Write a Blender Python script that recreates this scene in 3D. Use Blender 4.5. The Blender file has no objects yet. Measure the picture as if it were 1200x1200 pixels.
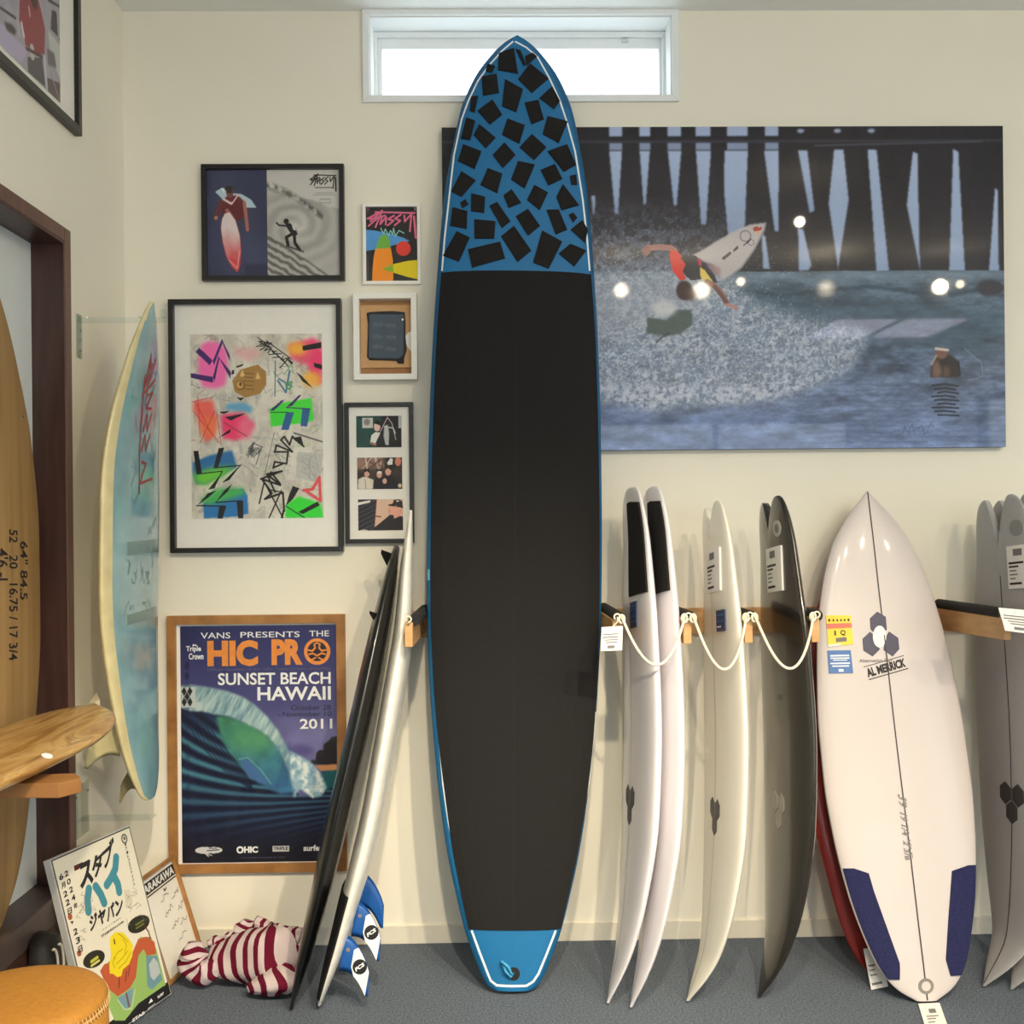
import bpy, bmesh, math, random
import numpy as np
from mathutils import Matrix, Vector

SC = bpy.context.scene
COL = SC.collection
R_ = math.radians

# ------------------------------------------------------------------ camera
F_PX = 1200.0
CAM_D, CAM_H = 3.544, 1.45
SHIFT = 0.010
YAW, ROLL = R_(1.0), -0.0097
CAM_M = Matrix.Rotation(-YAW, 4, 'Z') @ Matrix.Rotation(math.pi / 2, 4, 'X') @ Matrix.Rotation(ROLL, 4, 'Z')
CAM_M.translation = Vector((0, -CAM_D, CAM_H))
cd = bpy.data.cameras.new('camera')
cd.sensor_width = 36.0
cd.lens = 36.0
cd.shift_y = SHIFT
cd.clip_start = 0.05
cam = bpy.data.objects.new('camera', cd)
cam.matrix_world = CAM_M
COL.objects.link(cam)
SC.camera = cam

# ------------------------------------------------------------------ view + world
SC.view_settings.view_transform = 'Standard'
SC.view_settings.look = 'None'
SC.view_settings.gamma = 1.0
SC.view_settings.use_curve_mapping = False
SC.view_settings.exposure = 0.0
w = bpy.data.worlds.new('daylight')
SC.world = w
w.use_nodes = True
bg = w.node_tree.nodes['Background']
bg.inputs[0].default_value = (0.90, 0.97, 1.0, 1)
bg.inputs[1].default_value = 2.75

LAMP_COL = (1.0, 0.84, 0.60)
def lamp_light(name, loc, aim, power, angle=78, radius=0.045, blend=1.0, col=LAMP_COL):
    ld = bpy.data.lights.new(name, 'SPOT')
    ld.energy = power
    ld.color = col
    ld.spot_size = R_(angle)
    ld.spot_blend = blend
    ld.shadow_soft_size = radius
    o = bpy.data.objects.new(name, ld)
    d = Vector(aim) - Vector(loc)
    o.rotation_euler = d.to_track_quat('-Z', 'Y').to_euler()
    o.location = loc
    COL.objects.link(o)
    return o

# (lamp place, aimed at, watts): the ceiling spotlights of the shop, first and last entries added
CEIL = 3.22
def mirror_lamp(px, py, z):
    # lamp place whose mirror image falls on the glossy panel at this pixel
    d = CAM_M.to_3x3() @ Vector(((px - 600) / F_PX, (600 - py) / F_PX + SHIFT, -1.0))
    t = (-0.031 - CAM_M.translation.y) / d.y; p = CAM_M.translation + d * t; s = (z - p.z) / d.z
    return Vector((p.x + d.x * s, p.y - d.y * s, z))
LAMPS = [(mirror_lamp(596, 340, 2.98), (-0.60, 0, -0.85), 330, 60),  # added spot, mirror image hidden by the longboard; brightens the lower left wall
         (mirror_lamp(728, 340, 2.98), (0.05, 0, -0.85), 330, 58),
         (mirror_lamp(822, 340, 2.98), (0.75, 0, -0.85), 170, 58),
         (mirror_lamp(968, 338, 2.98), (1.5, 0, -0.7), 125, 64),
         (mirror_lamp(1102, 336, 2.98), (2.3, 0, 0.0), 60, 80),
         (mirror_lamp(822, 340, 2.98), (-1.0, 0, 1.1), 62, 70)]  # extra head added at the same place, for the picture frames' side shadows
for i, (lp, la, lw, ang) in enumerate(LAMPS):
    lamp_light('spotlight_or_fill', lp, la, lw, ang)
# the bare glow of the lamp mouths, seen from every side
for gx, gy, gw in ((728, 340, 11), (822, 340, 8), (968, 338, 15), (1102, 336, 5), (937, 260, 2.5), (868, 330, 1.2), (1125, 333, 1.0)):
    ld = bpy.data.lights.new('lamp_glow', 'POINT'); ld.energy = gw; ld.color = LAMP_COL; ld.shadow_soft_size = 0.042 if gw > 3 else 0.026
    o = bpy.data.objects.new('lamp_glow', ld); o.location = mirror_lamp(gx, gy, 2.98); COL.objects.link(o)

def panel_or_fill_lamp(loc, sx, sy, power, col=(0.93, 0.97, 1.0)):
    ld = bpy.data.lights.new('panel_or_fill_light', 'AREA'); ld.shape = 'RECTANGLE'; ld.size = sx; ld.size_y = sy; ld.energy = power; ld.color = col
    o = bpy.data.objects.new('panel_or_fill_light', ld); o.location = loc; COL.objects.link(o)
panel_or_fill_lamp((0.22, -4.3, CEIL - .02), 0.8, 1.0, 28)  # added fill light, no panel seen here; lifts the ambient on the back wall
panel_or_fill_lamp((3.30, -5.9, CEIL - .02), 0.55, 0.9, 9, (0.85, 0.80, 1.0))
panel_or_fill_lamp((3.92, -5.9, CEIL - .02), 0.55, 0.9, 9, (0.85, 0.80, 1.0))

# ------------------------------------------------------------------ helpers
def s2l(c):
    c = np.asarray(c, dtype=float)
    if c.max() > 1.0001:
        c = c / 255.0
    return np.where(c <= 0.04045, c / 12.92, ((c + 0.055) / 1.055) ** 2.4)
def rgb(r, g, b):
    return tuple(float(x) for x in s2l((r / 255.0, g / 255.0, b / 255.0)))

CI = CAM_M.to_3x3()
CO = CAM_M.translation.copy()
def ray(px, py):
    v = Vector(((px - 600) / F_PX, (600 - py) / F_PX + SHIFT, -1.0))
    return (CI @ v)
def onY(px, py, y):
    d = ray(px, py); t = (y - CO.y) / d.y
    return CO + d * t
def onX(px, py, x):
    d = ray(px, py); t = (x - CO.x) / d.x
    return CO + d * t
def onZ(px, py, z):
    d = ray(px, py); t = (z - CO.z) / d.z
    return CO + d * t
def onP(px, py, p0, n):
    d = ray(px, py); t = (p0 - CO).dot(n) / d.dot(n)
    return CO + d * t

MATS = {}
def mat(name, col, rough=0.5, metal=0.0, var=0.06, scale=30.0, bump=0.0, bscale=None, coat=0.0, spec=0.5, stretch=None, col2=None, sheen=0.0):
    if name in MATS:
        return MATS[name]
    m = bpy.data.materials.new(name); m.use_nodes = True
    nt = m.node_tree; b = nt.nodes['Principled BSDF']
    b.inputs['Roughness'].default_value = rough
    b.inputs['Metallic'].default_value = metal
    b.inputs['Coat Weight'].default_value = coat
    b.inputs['Coat Roughness'].default_value = 0.06
    b.inputs['Specular IOR Level'].default_value = spec
    if sheen: b.inputs['Sheen Weight'].default_value = sheen
    tc = nt.nodes.new('ShaderNodeTexCoord'); mp = nt.nodes.new('ShaderNodeMapping')
    nt.links.new(tc.outputs['Object'], mp.inputs[0])
    if stretch: mp.inputs['Scale'].default_value = stretch
    n = nt.nodes.new('ShaderNodeTexNoise'); n.inputs['Scale'].default_value = scale; n.inputs['Detail'].default_value = 4
    nt.links.new(mp.outputs[0], n.inputs['Vector'])
    r = nt.nodes.new('ShaderNodeValToRGB')
    c = np.array(col)
    lo = np.clip(c * (1 - var), 0, 1); hi = np.clip(c * (1 + var), 0, 1)
    if col2 is not None: lo = np.array(col2); hi = c
    r.color_ramp.elements[0].position = 0.3; r.color_ramp.elements[1].position = 0.7
    r.color_ramp.elements[0].color = (*lo, 1); r.color_ramp.elements[1].color = (*hi, 1)
    nt.links.new(n.outputs[0], r.inputs[0]); nt.links.new(r.outputs[0], b.inputs['Base Color'])
    if bump:
        n2 = nt.nodes.new('ShaderNodeTexNoise'); n2.inputs['Scale'].default_value = bscale or scale * 4; n2.inputs['Detail'].default_value = 3
        nt.links.new(mp.outputs[0], n2.inputs['Vector'])
        bp = nt.nodes.new('ShaderNodeBump'); bp.inputs['Strength'].default_value = bump; bp.inputs['Distance'].default_value = 0.002
        nt.links.new(n2.outputs[0], bp.inputs['Height']); nt.links.new(bp.outputs[0], b.inputs['Normal'])
    MATS[name] = m
    return m

def attr_mat(name, rough=0.4, coat=0.0, spec=0.4):
    if name in MATS: return MATS[name]
    m = bpy.data.materials.new(name); m.use_nodes = True
    nt = m.node_tree; b = nt.nodes['Principled BSDF']
    b.inputs['Roughness'].default_value = rough
    b.inputs['Coat Weight'].default_value = coat
    b.inputs['Coat Roughness'].default_value = 0.03
    b.inputs['Specular IOR Level'].default_value = spec
    a = nt.nodes.new('ShaderNodeAttribute'); a.attribute_name = 'Col'
    nt.links.new(a.outputs['Color'], b.inputs['Base Color'])
    MATS[name] = m
    return m

def glass_mat(name, rough=0.02, tint=(0.98, 1.0, 0.99), ior=1.25):
    """thin clear sheet: what is behind shows through, what is in front is mirrored by Fresnel"""
    if name in MATS: return MATS[name]
    m = bpy.data.materials.new(name); m.use_nodes = True
    nt = m.node_tree; nt.nodes.clear()
    o = nt.nodes.new('ShaderNodeOutputMaterial'); mx = nt.nodes.new('ShaderNodeMixShader')
    t = nt.nodes.new('ShaderNodeBsdfTransparent'); g = nt.nodes.new('ShaderNodeBsdfGlossy'); f = nt.nodes.new('ShaderNodeFresnel')
    t.inputs[0].default_value = (*tint, 1); g.inputs['Roughness'].default_value = rough; f.inputs['IOR'].default_value = ior
    ge = nt.nodes.new('ShaderNodeNewGeometry'); mu = nt.nodes.new('ShaderNodeMath'); mu.operation = 'MULTIPLY'; sb = nt.nodes.new('ShaderNodeMath'); sb.operation = 'SUBTRACT'
    sb.inputs[0].default_value = 1.0; nt.links.new(ge.outputs['Backfacing'], sb.inputs[1]); nt.links.new(f.outputs[0], mu.inputs[0]); nt.links.new(sb.outputs[0], mu.inputs[1])
    nt.links.new(mu.outputs[0], mx.inputs[0]); nt.links.new(t.outputs[0], mx.inputs[1]); nt.links.new(g.outputs[0], mx.inputs[2])
    nt.links.new(mx.outputs[0], o.inputs[0])
    MATS[name] = m
    return m

class MB:
    """collects verts and faces, builds one mesh object"""
    def __init__(s): s.v = []; s.f = []; s.mi = []; s.cur = 0
    def add(s, vs, fs):
        b = len(s.v); s.v += [tuple(p) for p in vs]; s.f += [tuple(i + b for i in f) for f in fs]; s.mi += [s.cur] * len(fs)
        return s
    def box(s, x0, x1, y0, y1, z0, z1):
        return s.add([(x0,y0,z0),(x1,y0,z0),(x1,y1,z0),(x0,y1,z0),(x0,y0,z1),(x1,y0,z1),(x1,y1,z1),(x0,y1,z1)],
                     [(0,3,2,1),(4,5,6,7),(0,1,5,4),(1,2,6,5),(2,3,7,6),(3,0,4,7)])
    def tube(s, pts, r, n=8, cap=True):
        pts = [Vector(p) for p in pts]; rings = []
        rr = r if hasattr(r, '__len__') else [r] * len(pts)
        prev = None
        for i, p in enumerate(pts):
            t = (pts[min(i + 1, len(pts) - 1)] - pts[max(i - 1, 0)]).normalized()
            if prev is None:
                a = Vector((0, 0, 1)) if abs(t.z) < 0.9 else Vector((1, 0, 0))
                u = t.cross(a).normalized()
            else:
                u = (prev - t * prev.dot(t)).normalized()
            prev = u; w_ = t.cross(u)
            rings.append([p + (u * math.cos(2 * math.pi * k / n) + w_ * math.sin(2 * math.pi * k / n)) * rr[i] for k in range(n)])
        vs = [q for ring in rings for q in ring]; fs = []
        for i in range(len(rings) - 1):
            for k in range(n):
                a, b2 = i * n + k, i * n + (k + 1) % n
                fs.append((a, b2, b2 + n, a + n))
        if cap:
            fs.append(tuple(range(n - 1, -1, -1))); fs.append(tuple((len(rings) - 1) * n + k for k in range(n)))
        return s.add(vs, fs)
    def prism(s, pts, z0, z1):
        n = len(pts)
        vs = [(x, y, z0) for x, y in pts] + [(x, y, z1) for x, y in pts]
        return s.add(vs, [tuple(range(n - 1, -1, -1)), tuple(range(n, 2 * n))] + [(i, (i + 1) % n, (i + 1) % n + n, i + n) for i in range(n)])
    def ring(s, x0, y0, x1, y1, wd, z0, z1):
        """picture-frame ring with mitred corners"""
        for a, b in (((x0,y0),(x1,y0)),((x1,y0),(x1,y1)),((x1,y1),(x0,y1)),((x0,y1),(x0,y0))):
            def inn(p): return (p[0] + (wd if p[0] == x0 else -wd), p[1] + (wd if p[1] == y0 else -wd))
            s.prism([a, b, inn(b), inn(a)], z0, z1)
        return s
    def lathe(s, prof, n=32, cx=0, cy=0):
        vs = []; fs = []
        for (r, z) in prof:
            for k in range(n):
                a = 2 * math.pi * k / n; vs.append((cx + r * math.cos(a), cy + r * math.sin(a), z))
        for i in range(len(prof) - 1):
            for k in range(n):
                a, b = i * n + k, i * n + (k + 1) % n
                fs.append((a, b, b + n, a + n))
        fs.append(tuple(range(n - 1, -1, -1))); fs.append(tuple((len(prof) - 1) * n + k for k in range(n)))
        return s.add(vs, fs)
    def build(s, name, m, parent=None, smooth=False, bevel=0.0, M=None, fix=True):
        me = bpy.data.meshes.new(name); me.from_pydata(s.v, [], s.f)
        ms = m if isinstance(m, (list, tuple)) else [m]
        for q in ms: me.materials.append(q)
        if len(ms) > 1: me.polygons.foreach_set('material_index', s.mi)
        if fix or bevel:
            bm = bmesh.new(); bm.from_mesh(me)
            if fix: bmesh.ops.recalc_face_normals(bm, faces=bm.faces)
            if bevel:
                es = [e for e in bm.edges if len(e.link_faces) == 2 and e.calc_face_angle(0) > 0.6]
                bmesh.ops.bevel(bm, geom=es, offset=bevel, segments=2, affect='EDGES', profile=0.6, clamp_overlap=True)
            bm.to_mesh(me); bm.free()
        if smooth: me.polygons.foreach_set('use_smooth', [True] * len(me.polygons))
        me.update()
        o = bpy.data.objects.new(name, me); COL.objects.link(o)
        if parent is not None: o.parent = parent
        if M is not None: o.matrix_local = M
        return o

def thing(name, label, cat, M=None, group=None):
    o = bpy.data.objects.new(name, None); COL.objects.link(o)
    o.empty_display_size = 0.05
    if M is not None: o.matrix_world = M
    o['label'] = label; o['category'] = cat
    if group: o['group'] = group
    return o
def tag(o, label, cat, group=None):
    o['label'] = label; o['category'] = cat
    if group: o['group'] = group
    return o
def struct(o):
    o['kind'] = 'structure'; return o
def frame_M(origin, x, y, z):
    M = Matrix((( x[0], y[0], z[0], origin[0]), (x[1], y[1], z[1], origin[1]), (x[2], y[2], z[2], origin[2]), (0,0,0,1)))
    return M
def shape_from(o, verts):
    return o

# ---------- text as mesh, normalised to its own box (0..1, 0..1), y up
TXT = {}
def text2d(body, bold=0.0, shear=0.0, res=3):
    k = (body, bold, shear, res)
    if k in TXT: return TXT[k]
    c = bpy.data.curves.new('lettering', 'FONT'); c.body = body; c.offset = bold; c.shear = shear; c.resolution_u = res
    o = bpy.data.objects.new('lettering', c); COL.objects.link(o)
    dg = bpy.context.evaluated_depsgraph_get(); dg.update()
    me = bpy.data.meshes.new_from_object(o.evaluated_get(dg))
    v = np.array([q.co[:2] for q in me.vertices]) if len(me.vertices) else np.zeros((0, 2))
    f = [tuple(p.vertices) for p in me.polygons]
    bpy.data.objects.remove(o); bpy.data.curves.remove(c); bpy.data.meshes.remove(me)
    if len(v):
        mn = v.min(0); mx = v.max(0); v = (v - mn) / np.maximum(mx - mn, 1e-6)
    TXT[k] = (v, f)
    return v, f
def ribbon(pts, w0, w1=None):
    """flat stroke of given width along a polyline -> verts2d, faces"""
    w1 = w0 if w1 is None else w1
    vs = []; fs = []
    n = len(pts)
    for i in range(n - 1):
        a = np.array(pts[i], float); b = np.array(pts[i + 1], float); d = b - a; L = np.hypot(*d) + 1e-9; d /= L
        nrm = np.array((-d[1], d[0]))
        wa = w0 + (w1 - w0) * i / max(n - 1, 1); wb = w0 + (w1 - w0) * (i + 1) / max(n - 1, 1)
        e = d * min(wa, wb) * 0.3
        k = len(vs)
        vs += [tuple(a - e + nrm * wa / 2), tuple(a - e - nrm * wa / 2), tuple(b + e - nrm * wb / 2), tuple(b + e + nrm * wb / 2)]
        fs.append((k, k + 1, k + 2, k + 3))
    return vs, fs
# jagged hand-lettered script, unit box, y down
SCRIPT = [[(.24,.10),(.00,.40),(.20,.38),(.02,.74)], [(.06,.52),(.30,.02),(.16,.80)], [(.20,.34),(.36,.26)],
          [(.29,.34),(.26,.66),(.38,.32),(.37,.68)], [(.54,.26),(.42,.42),(.53,.50),(.41,.72)],
          [(.68,.22),(.56,.40),(.67,.50),(.55,.72)], [(.75,.26),(.76,.54),(.90,.18)], [(.90,.18),(.86,1.0)], [(.16,.09),(.97,.14)]]

# ---------- numpy paint for flat prints (colours of the print itself)
def vnoise(X, Y, sc, seed):
    rs = np.random.RandomState(seed); G = rs.rand(257, 257)
    x = (X / sc) % 256; y = (Y / sc) % 256
    xi = np.floor(x).astype(int); yi = np.floor(y).astype(int); fx = x - xi; fy = y - yi
    fx = fx * fx * (3 - 2 * fx); fy = fy * fy * (3 - 2 * fy)
    return (G[yi, xi] * (1 - fx) + G[yi, xi + 1] * fx) * (1 - fy) + (G[yi + 1, xi] * (1 - fx) + G[yi + 1, xi + 1] * fx) * fy
def fbm(X, Y, sc, seed, o=4):
    t = 0; a = 0.5; n = 0
    for i in range(o):
        t = t + a * vnoise(X, Y, sc / 2 ** i, seed + i * 7); n += a; a *= 0.55
    return t / n
class Canvas:
    def __init__(s, x0, y0, x1, y1, nx, col=(255, 255, 255)):
        s.b = (x0, y0, x1, y1); ny = max(2, int(round(nx * abs(y1 - y0) / abs(x1 - x0))))
        s.nx, s.ny = nx, ny
        s.X, s.Y = np.meshgrid(np.linspace(x0, x1, nx), np.linspace(y0, y1, ny))
        s.px = abs(x1 - x0) / (nx - 1)
        s.C = np.empty((ny, nx, 3)); s.C[:] = col
        s.T = (0, 0, 1)
    def _p(s, pts): return [(s.T[0] + s.T[2] * x, s.T[1] + s.T[2] * y) for x, y in pts]
    def mask_poly(s, pts):
        pts = s._p(pts); m = np.zeros(s.X.shape, bool)
        n = len(pts)
        for i in range(n):
            xa, ya = pts[i]; xb, yb = pts[(i + 1) % n]
            if ya == yb: continue
            c = ((ya > s.Y) != (yb > s.Y)) & (s.X < (xb - xa) * (s.Y - ya) / (yb - ya) + xa)
            m ^= c
        return m.astype(float)
    def blur(s, m, k):
        k = int(k / s.px)
        if k < 1: return m
        for _ in range(2):
            for ax in (0, 1):
                pad = [(0, 0), (0, 0)]; pad[ax] = (k, k)
                c = np.cumsum(np.pad(m, pad, mode='edge'), axis=ax)
                if ax == 0: c = np.vstack([np.zeros((1, c.shape[1])), c]); m = (c[2*k+1:] - c[:-2*k-1]) / (2*k+1)
                else: c = np.hstack([np.zeros((c.shape[0], 1)), c]); m = (c[:, 2*k+1:] - c[:, :-2*k-1]) / (2*k+1)
        return m
    def mix(s, m, col):
        col = np.asarray(col, float); m = np.clip(m, 0, 1)[..., None]
        s.C = s.C * (1 - m) + col * m; return s
    def poly(s, pts, col, soft=0, a=1.0, col2=None, ax=1):
        m = s.mask_poly(pts)
        if soft: m = s.blur(m, soft)
        if col2 is not None:
            q = s._p(pts); lo = min(p[ax] for p in q); hi = max(p[ax] for p in q)
            t = np.clip(((s.Y if ax == 1 else s.X) - lo) / (hi - lo + 1e-9), 0, 1)[..., None]
            return s.mix(m * a, np.asarray(col) * (1 - t) + np.asarray(col2) * t)
        return s.mix(m * a, col)
    def rect(s, x0, y0, x1, y1, col, **k): return s.poly([(x0,y0),(x1,y0),(x1,y1),(x0,y1)], col, **k)
    def ell(s, cx, cy, rx, ry, col, soft=0, a=1.0, rot=0):
        (cx, cy), = s._p([(cx, cy)]); rx *= s.T[2]; ry *= s.T[2]
        c, q = math.cos(rot), math.sin(rot); dx = s.X - cx; dy = s.Y - cy
        m = ((((dx * c + dy * q) / rx) ** 2 + ((-dx * q + dy * c) / ry) ** 2) < 1).astype(float)
        if soft: m = s.blur(m, soft)
        return s.mix(m * a, col)
    def line(s, pts, wd, col, a=1.0, soft=0.0):
        pts = s._p(pts); wd = wd * s.T[2]; m = np.zeros(s.X.shape)
        for (xa, ya), (xb, yb) in zip(pts[:-1], pts[1:]):
            dx, dy = xb - xa, yb - ya; L = dx * dx + dy * dy + 1e-9
            t = np.clip(((s.X - xa) * dx + (s.Y - ya) * dy) / L, 0, 1)
            d = np.hypot(s.X - xa - t * dx, s.Y - ya - t * dy)
            m = np.maximum(m, np.clip((wd / 2 - d) / (s.px + soft) + 0.5, 0, 1))
        return s.mix(m * a, col)
    def script(s, x, y, w_, h, wd, col, rot=0.0, a=1.0):
        c, q = math.cos(rot), math.sin(rot)
        for st in SCRIPT:
            s.line([(x + (u * w_) * c - (v * h) * q, y + (u * w_) * q + (v * h) * c) for u, v in st], wd, col, a)
    def build(s, name, fn, m, parent=None, noise=0.0):
        """fn maps arrays (X,Y) of drawing coordinates to local x,y,z arrays"""
        C = s.C
        if noise: C = C + (np.random.RandomState(3).rand(*C.shape[:2], 1) - 0.5) * noise
        C = np.clip(C / 255.0, 0, 1)
        x, y, z = fn(s.X, s.Y)
        co = np.stack([x, y, np.broadcast_to(z, x.shape)], -1).reshape(-1, 3)
        nx, ny = s.nx, s.ny
        i = np.arange(nx * ny).reshape(ny, nx)
        q = np.stack([i[1:, :-1], i[1:, 1:], i[:-1, 1:], i[:-1, :-1]], -1).reshape(-1, 4)
        me = bpy.data.meshes.new(name)
        me.vertices.add(len(co)); me.vertices.foreach_set('co', co.ravel())
        me.loops.add(q.size); me.loops.foreach_set('vertex_index', q.ravel())
        me.polygons.add(len(q)); me.polygons.foreach_set('loop_start', np.arange(0, q.size, 4)); me.polygons.foreach_set('loop_total', np.full(len(q), 4))
        me.update(calc_edges=True)
        at = me.attributes.new('Col', 'FLOAT_COLOR', 'POINT')
        l = np.ones((len(co), 4)); l[:, :3] = s2l(np.minimum(C, 1.0).reshape(-1, 3) )
        at.data.foreach_set('color', l.astype(np.float32).ravel())
        me.materials.append(m)
        o = bpy.data.objects.new(name, me); COL.objects.link(o)
        if parent is not None: o.parent = parent
        return o

# common materials
M_WALL = mat('wall_paint', rgb(240, 235, 219), 0.75, var=0.012, scale=3, bump=0.12, bscale=260)
M_CEIL = mat('ceiling_paint', rgb(244, 245, 243), 0.8, var=0.01, scale=3, bump=0.1, bscale=200)
M_FLOOR = mat('carpet_tile', rgb(112, 121, 133), 0.95, scale=170, bump=0.7, bscale=240, col2=rgb(65, 73, 84), spec=0.2)
M_DARKW = mat('dark_stained_wood', rgb(66, 42, 36), 0.38, var=0.25, scale=9, stretch=(6, 6, 0.6), bump=0.1)
M_BLACKF = mat('black_lacquer', rgb(27, 25, 25), 0.35, var=0.1)
M_WHITEF = mat('white_lacquer', rgb(243, 240, 232), 0.4, var=0.02)
M_OAK = mat('oak_wood', rgb(178, 128, 72), 0.45, scale=14, col2=rgb(140, 94, 48), stretch=(1, 1, 1))
M_PINE = mat('pine_wood', rgb(216, 172, 118), 0.5, scale=10, col2=rgb(196, 148, 96), stretch=(1.0, 1.0, 5))
M_MATB = mat('mount_board', rgb(244, 241, 234), 0.85, var=0.02)
M_PRINT = attr_mat('printed_paper', 0.55)
M_GLASS = glass_mat('picture_glass', 0.03, (1.0, 1.0, 0.995), 1.2)
M_CLEAR = glass_mat('clear_acrylic', 0.03, (0.93, 0.97, 0.96), 1.45)
M_FOAMB = mat('black_foam_rubber', rgb(30, 30, 32), 0.85, var=0.2, scale=300, bump=0.4)
M_PADB = mat('black_eva_pad', rgb(31, 30, 30), 0.9, var=0.22, scale=260, bump=0.5, bscale=500, spec=0.25)
M_CORD = mat('cream_cord', rgb(236, 228, 206), 0.7, var=0.05, scale=200)
M_STEEL = mat('chrome', rgb(210, 210, 210), 0.2, metal=1.0, var=0.03)
# ================================================================== the room
WL = -1.262                                   # left wall plane
WR, YB = 4.6, -7.6
gx0, gx1 = onY(433, 66, 0).x, onY(787, 66, 0).x
gz0, gz1 = onY(610, 114, 0).z, onY(610, 19, 0).z
b = MB()
b.box(WL - 0.3, gx0, 0, 0.16, 0, CEIL).box(gx1, WR, 0, 0.16, 0, CEIL).box(gx0, gx1, 0, 0.16, 0, gz0).box(gx0, gx1, 0, 0.16, gz1, CEIL)
struct(b.build('wall_back', M_WALL))
struct(MB().box(WL - 0.3, WR, YB, 0.16, -0.1, 0).build('floor', M_FLOOR))
struct(MB().box(WL - 0.3, WR, YB, 0.16, CEIL, CEIL + 0.1).build('ceiling', M_CEIL))
struct(MB().box(WR, WR + 0.14, YB, -6.2, 0, CEIL).box(WR, WR + 0.14, -3.0, 0.16, 0, CEIL).box(WR, WR + 0.14, -6.2, -3.0, 0, 0.3).box(WR, WR + 0.14, -6.2, -3.0, 2.6, CEIL).build('wall_right', M_WALL))
w4 = MB()
for yy in (-6.2, -4.63, -3.05): w4.box(WR + .04, WR + .09, yy, yy + .05, .3, 2.6)
w4.box(WR + .04, WR + .09, -6.2, -3.0, .3, .35).box(WR + .04, WR + .09, -6.2, -3.0, 2.55, 2.6)
w4 = struct(w4.build('fill_window', M_BLACKF)); MB().box(WR + .06, WR + .064, -6.2, -3.0, .3, 2.6).build('pane', M_GLASS, w4)  # unseen window added in the side wall to brighten the left wall
oy1 = onX(73, 600, WL).y
oy0, oz0, oz1 = -2.5, 0.405, 2.285
b = MB()
b.box(WL - 0.14, WL, oy1, 0, 0, CEIL).box(WL - 0.14, WL, YB, oy0, 0, CEIL).box(WL - 0.14, WL, oy0, oy1, 0, oz0).box(WL - 0.14, WL, oy0, oy1, oz1, CEIL)
struct(b.build('wall_left', M_WALL))
# shop front behind the camera: the daylight side
b = MB()
b.box(WL - .3, -0.6, YB - .14, YB, 0, CEIL).box(3.9, WR, YB - .14, YB, 0, CEIL).box(-0.6, 3.9, YB - .14, YB, 0, 0.25).box(-0.6, 3.9, YB - .14, YB, 2.55, CEIL)
struct(b.build('wall_front', M_WALL))
b = MB()
for x in (-0.6, 0.9, 2.4, 3.86): b.box(x, x + 0.05, YB - .09, YB - .04, 0.25, 2.55)
b.box(-0.6, 3.9, YB - .09, YB - .04, 0.25, 0.3).box(-0.6, 3.9, YB - .09, YB - .04, 2.5, 2.55)
w2 = MB().box(-0.6, 3.9, YB - .07, YB - .065, 0.25, 2.55)
fr = struct(b.build('window_2', M_BLACKF))
w2.build('pane', M_GLASS, fr)
# skirting
struct(MB().box(WL, WR, -0.008, 0, 0, 0.062).build('baseboard_back', mat('skirting_vinyl', rgb(226, 220, 204), 0.6, var=0.02), bevel=0.002))
struct(MB().box(WL, WL + 0.008, oy1 + 0.08, 0, 0, 0.062).build('baseboard_left', MATS['skirting_vinyl'], bevel=0.002))

# high window: casing, lining, sash, pane
M_WINW = mat('window_white', rgb(238, 241, 242), 0.45, var=0.01)
win = MB(); cx0, cx1, cz0, cz1 = onY(425, 66, 0).x, onY(795, 66, 0).x, onY(610, 120.5, 0).z, onY(610, 11, 0).z
win.ring(cx0, cz0, cx1, cz1, min(gx0 - cx0, cz1 - gz1), 0, 0.012)
Mw = frame_M((0, 0, 0), (1, 0, 0), (0, 0, 1), (0, -1, 0))
wo = win.build('window_1', M_WINW, M=Mw, bevel=0.002); struct(wo)
lin = MB().ring(gx0, gz0, gx1, gz1, 0.004, -0.15, 0.0); lin.build('window_lining', M_WINW, wo)
sy = -0.12
sx0, sx1 = onY(437, 80, .12).x, onY(781, 80, .12).x
sz1 = onY(610, 40, .12).z; sz0 = gz0
hd = MB().ring(sx0, sz0, sx1, sz1, 0.018, sy - 0.03, sy + 0.02); hd.build('window_frame', M_WINW, wo, bevel=0.002)
sa = MB(); ix0, ix1 = onY(448, 80, .12).x, onY(772, 80, .12).x; iz1 = onY(610, 58, .12).z; iz0 = gz0 + 0.012
t = sz1 - 0.018
sa.box(sx0 + .018, ix0, sz0, t, sy - .02, sy + .005).box(ix1, sx1 - .018, sz0, t, sy - .02, sy + .005).box(ix0, ix1, iz1, t, sy - .02, sy + .005).box(ix0, ix1, sz0, iz0, sy - .02, sy + .005)
sa.build('sash', M_WINW, wo, bevel=0.002)
MB().box(ix0, ix1, iz0, iz1, sy - .012, sy - .008).build('pane', glass_mat('window_glass', 0.0), wo)
lt = MB().box(onY(728, 49, .12).x, onY(736, 49, .12).x, onY(732, 51, .12).z, onY(732, 47, .12).z, sy, sy + .012)
lt.build('latch', M_STEEL, wo)

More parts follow.
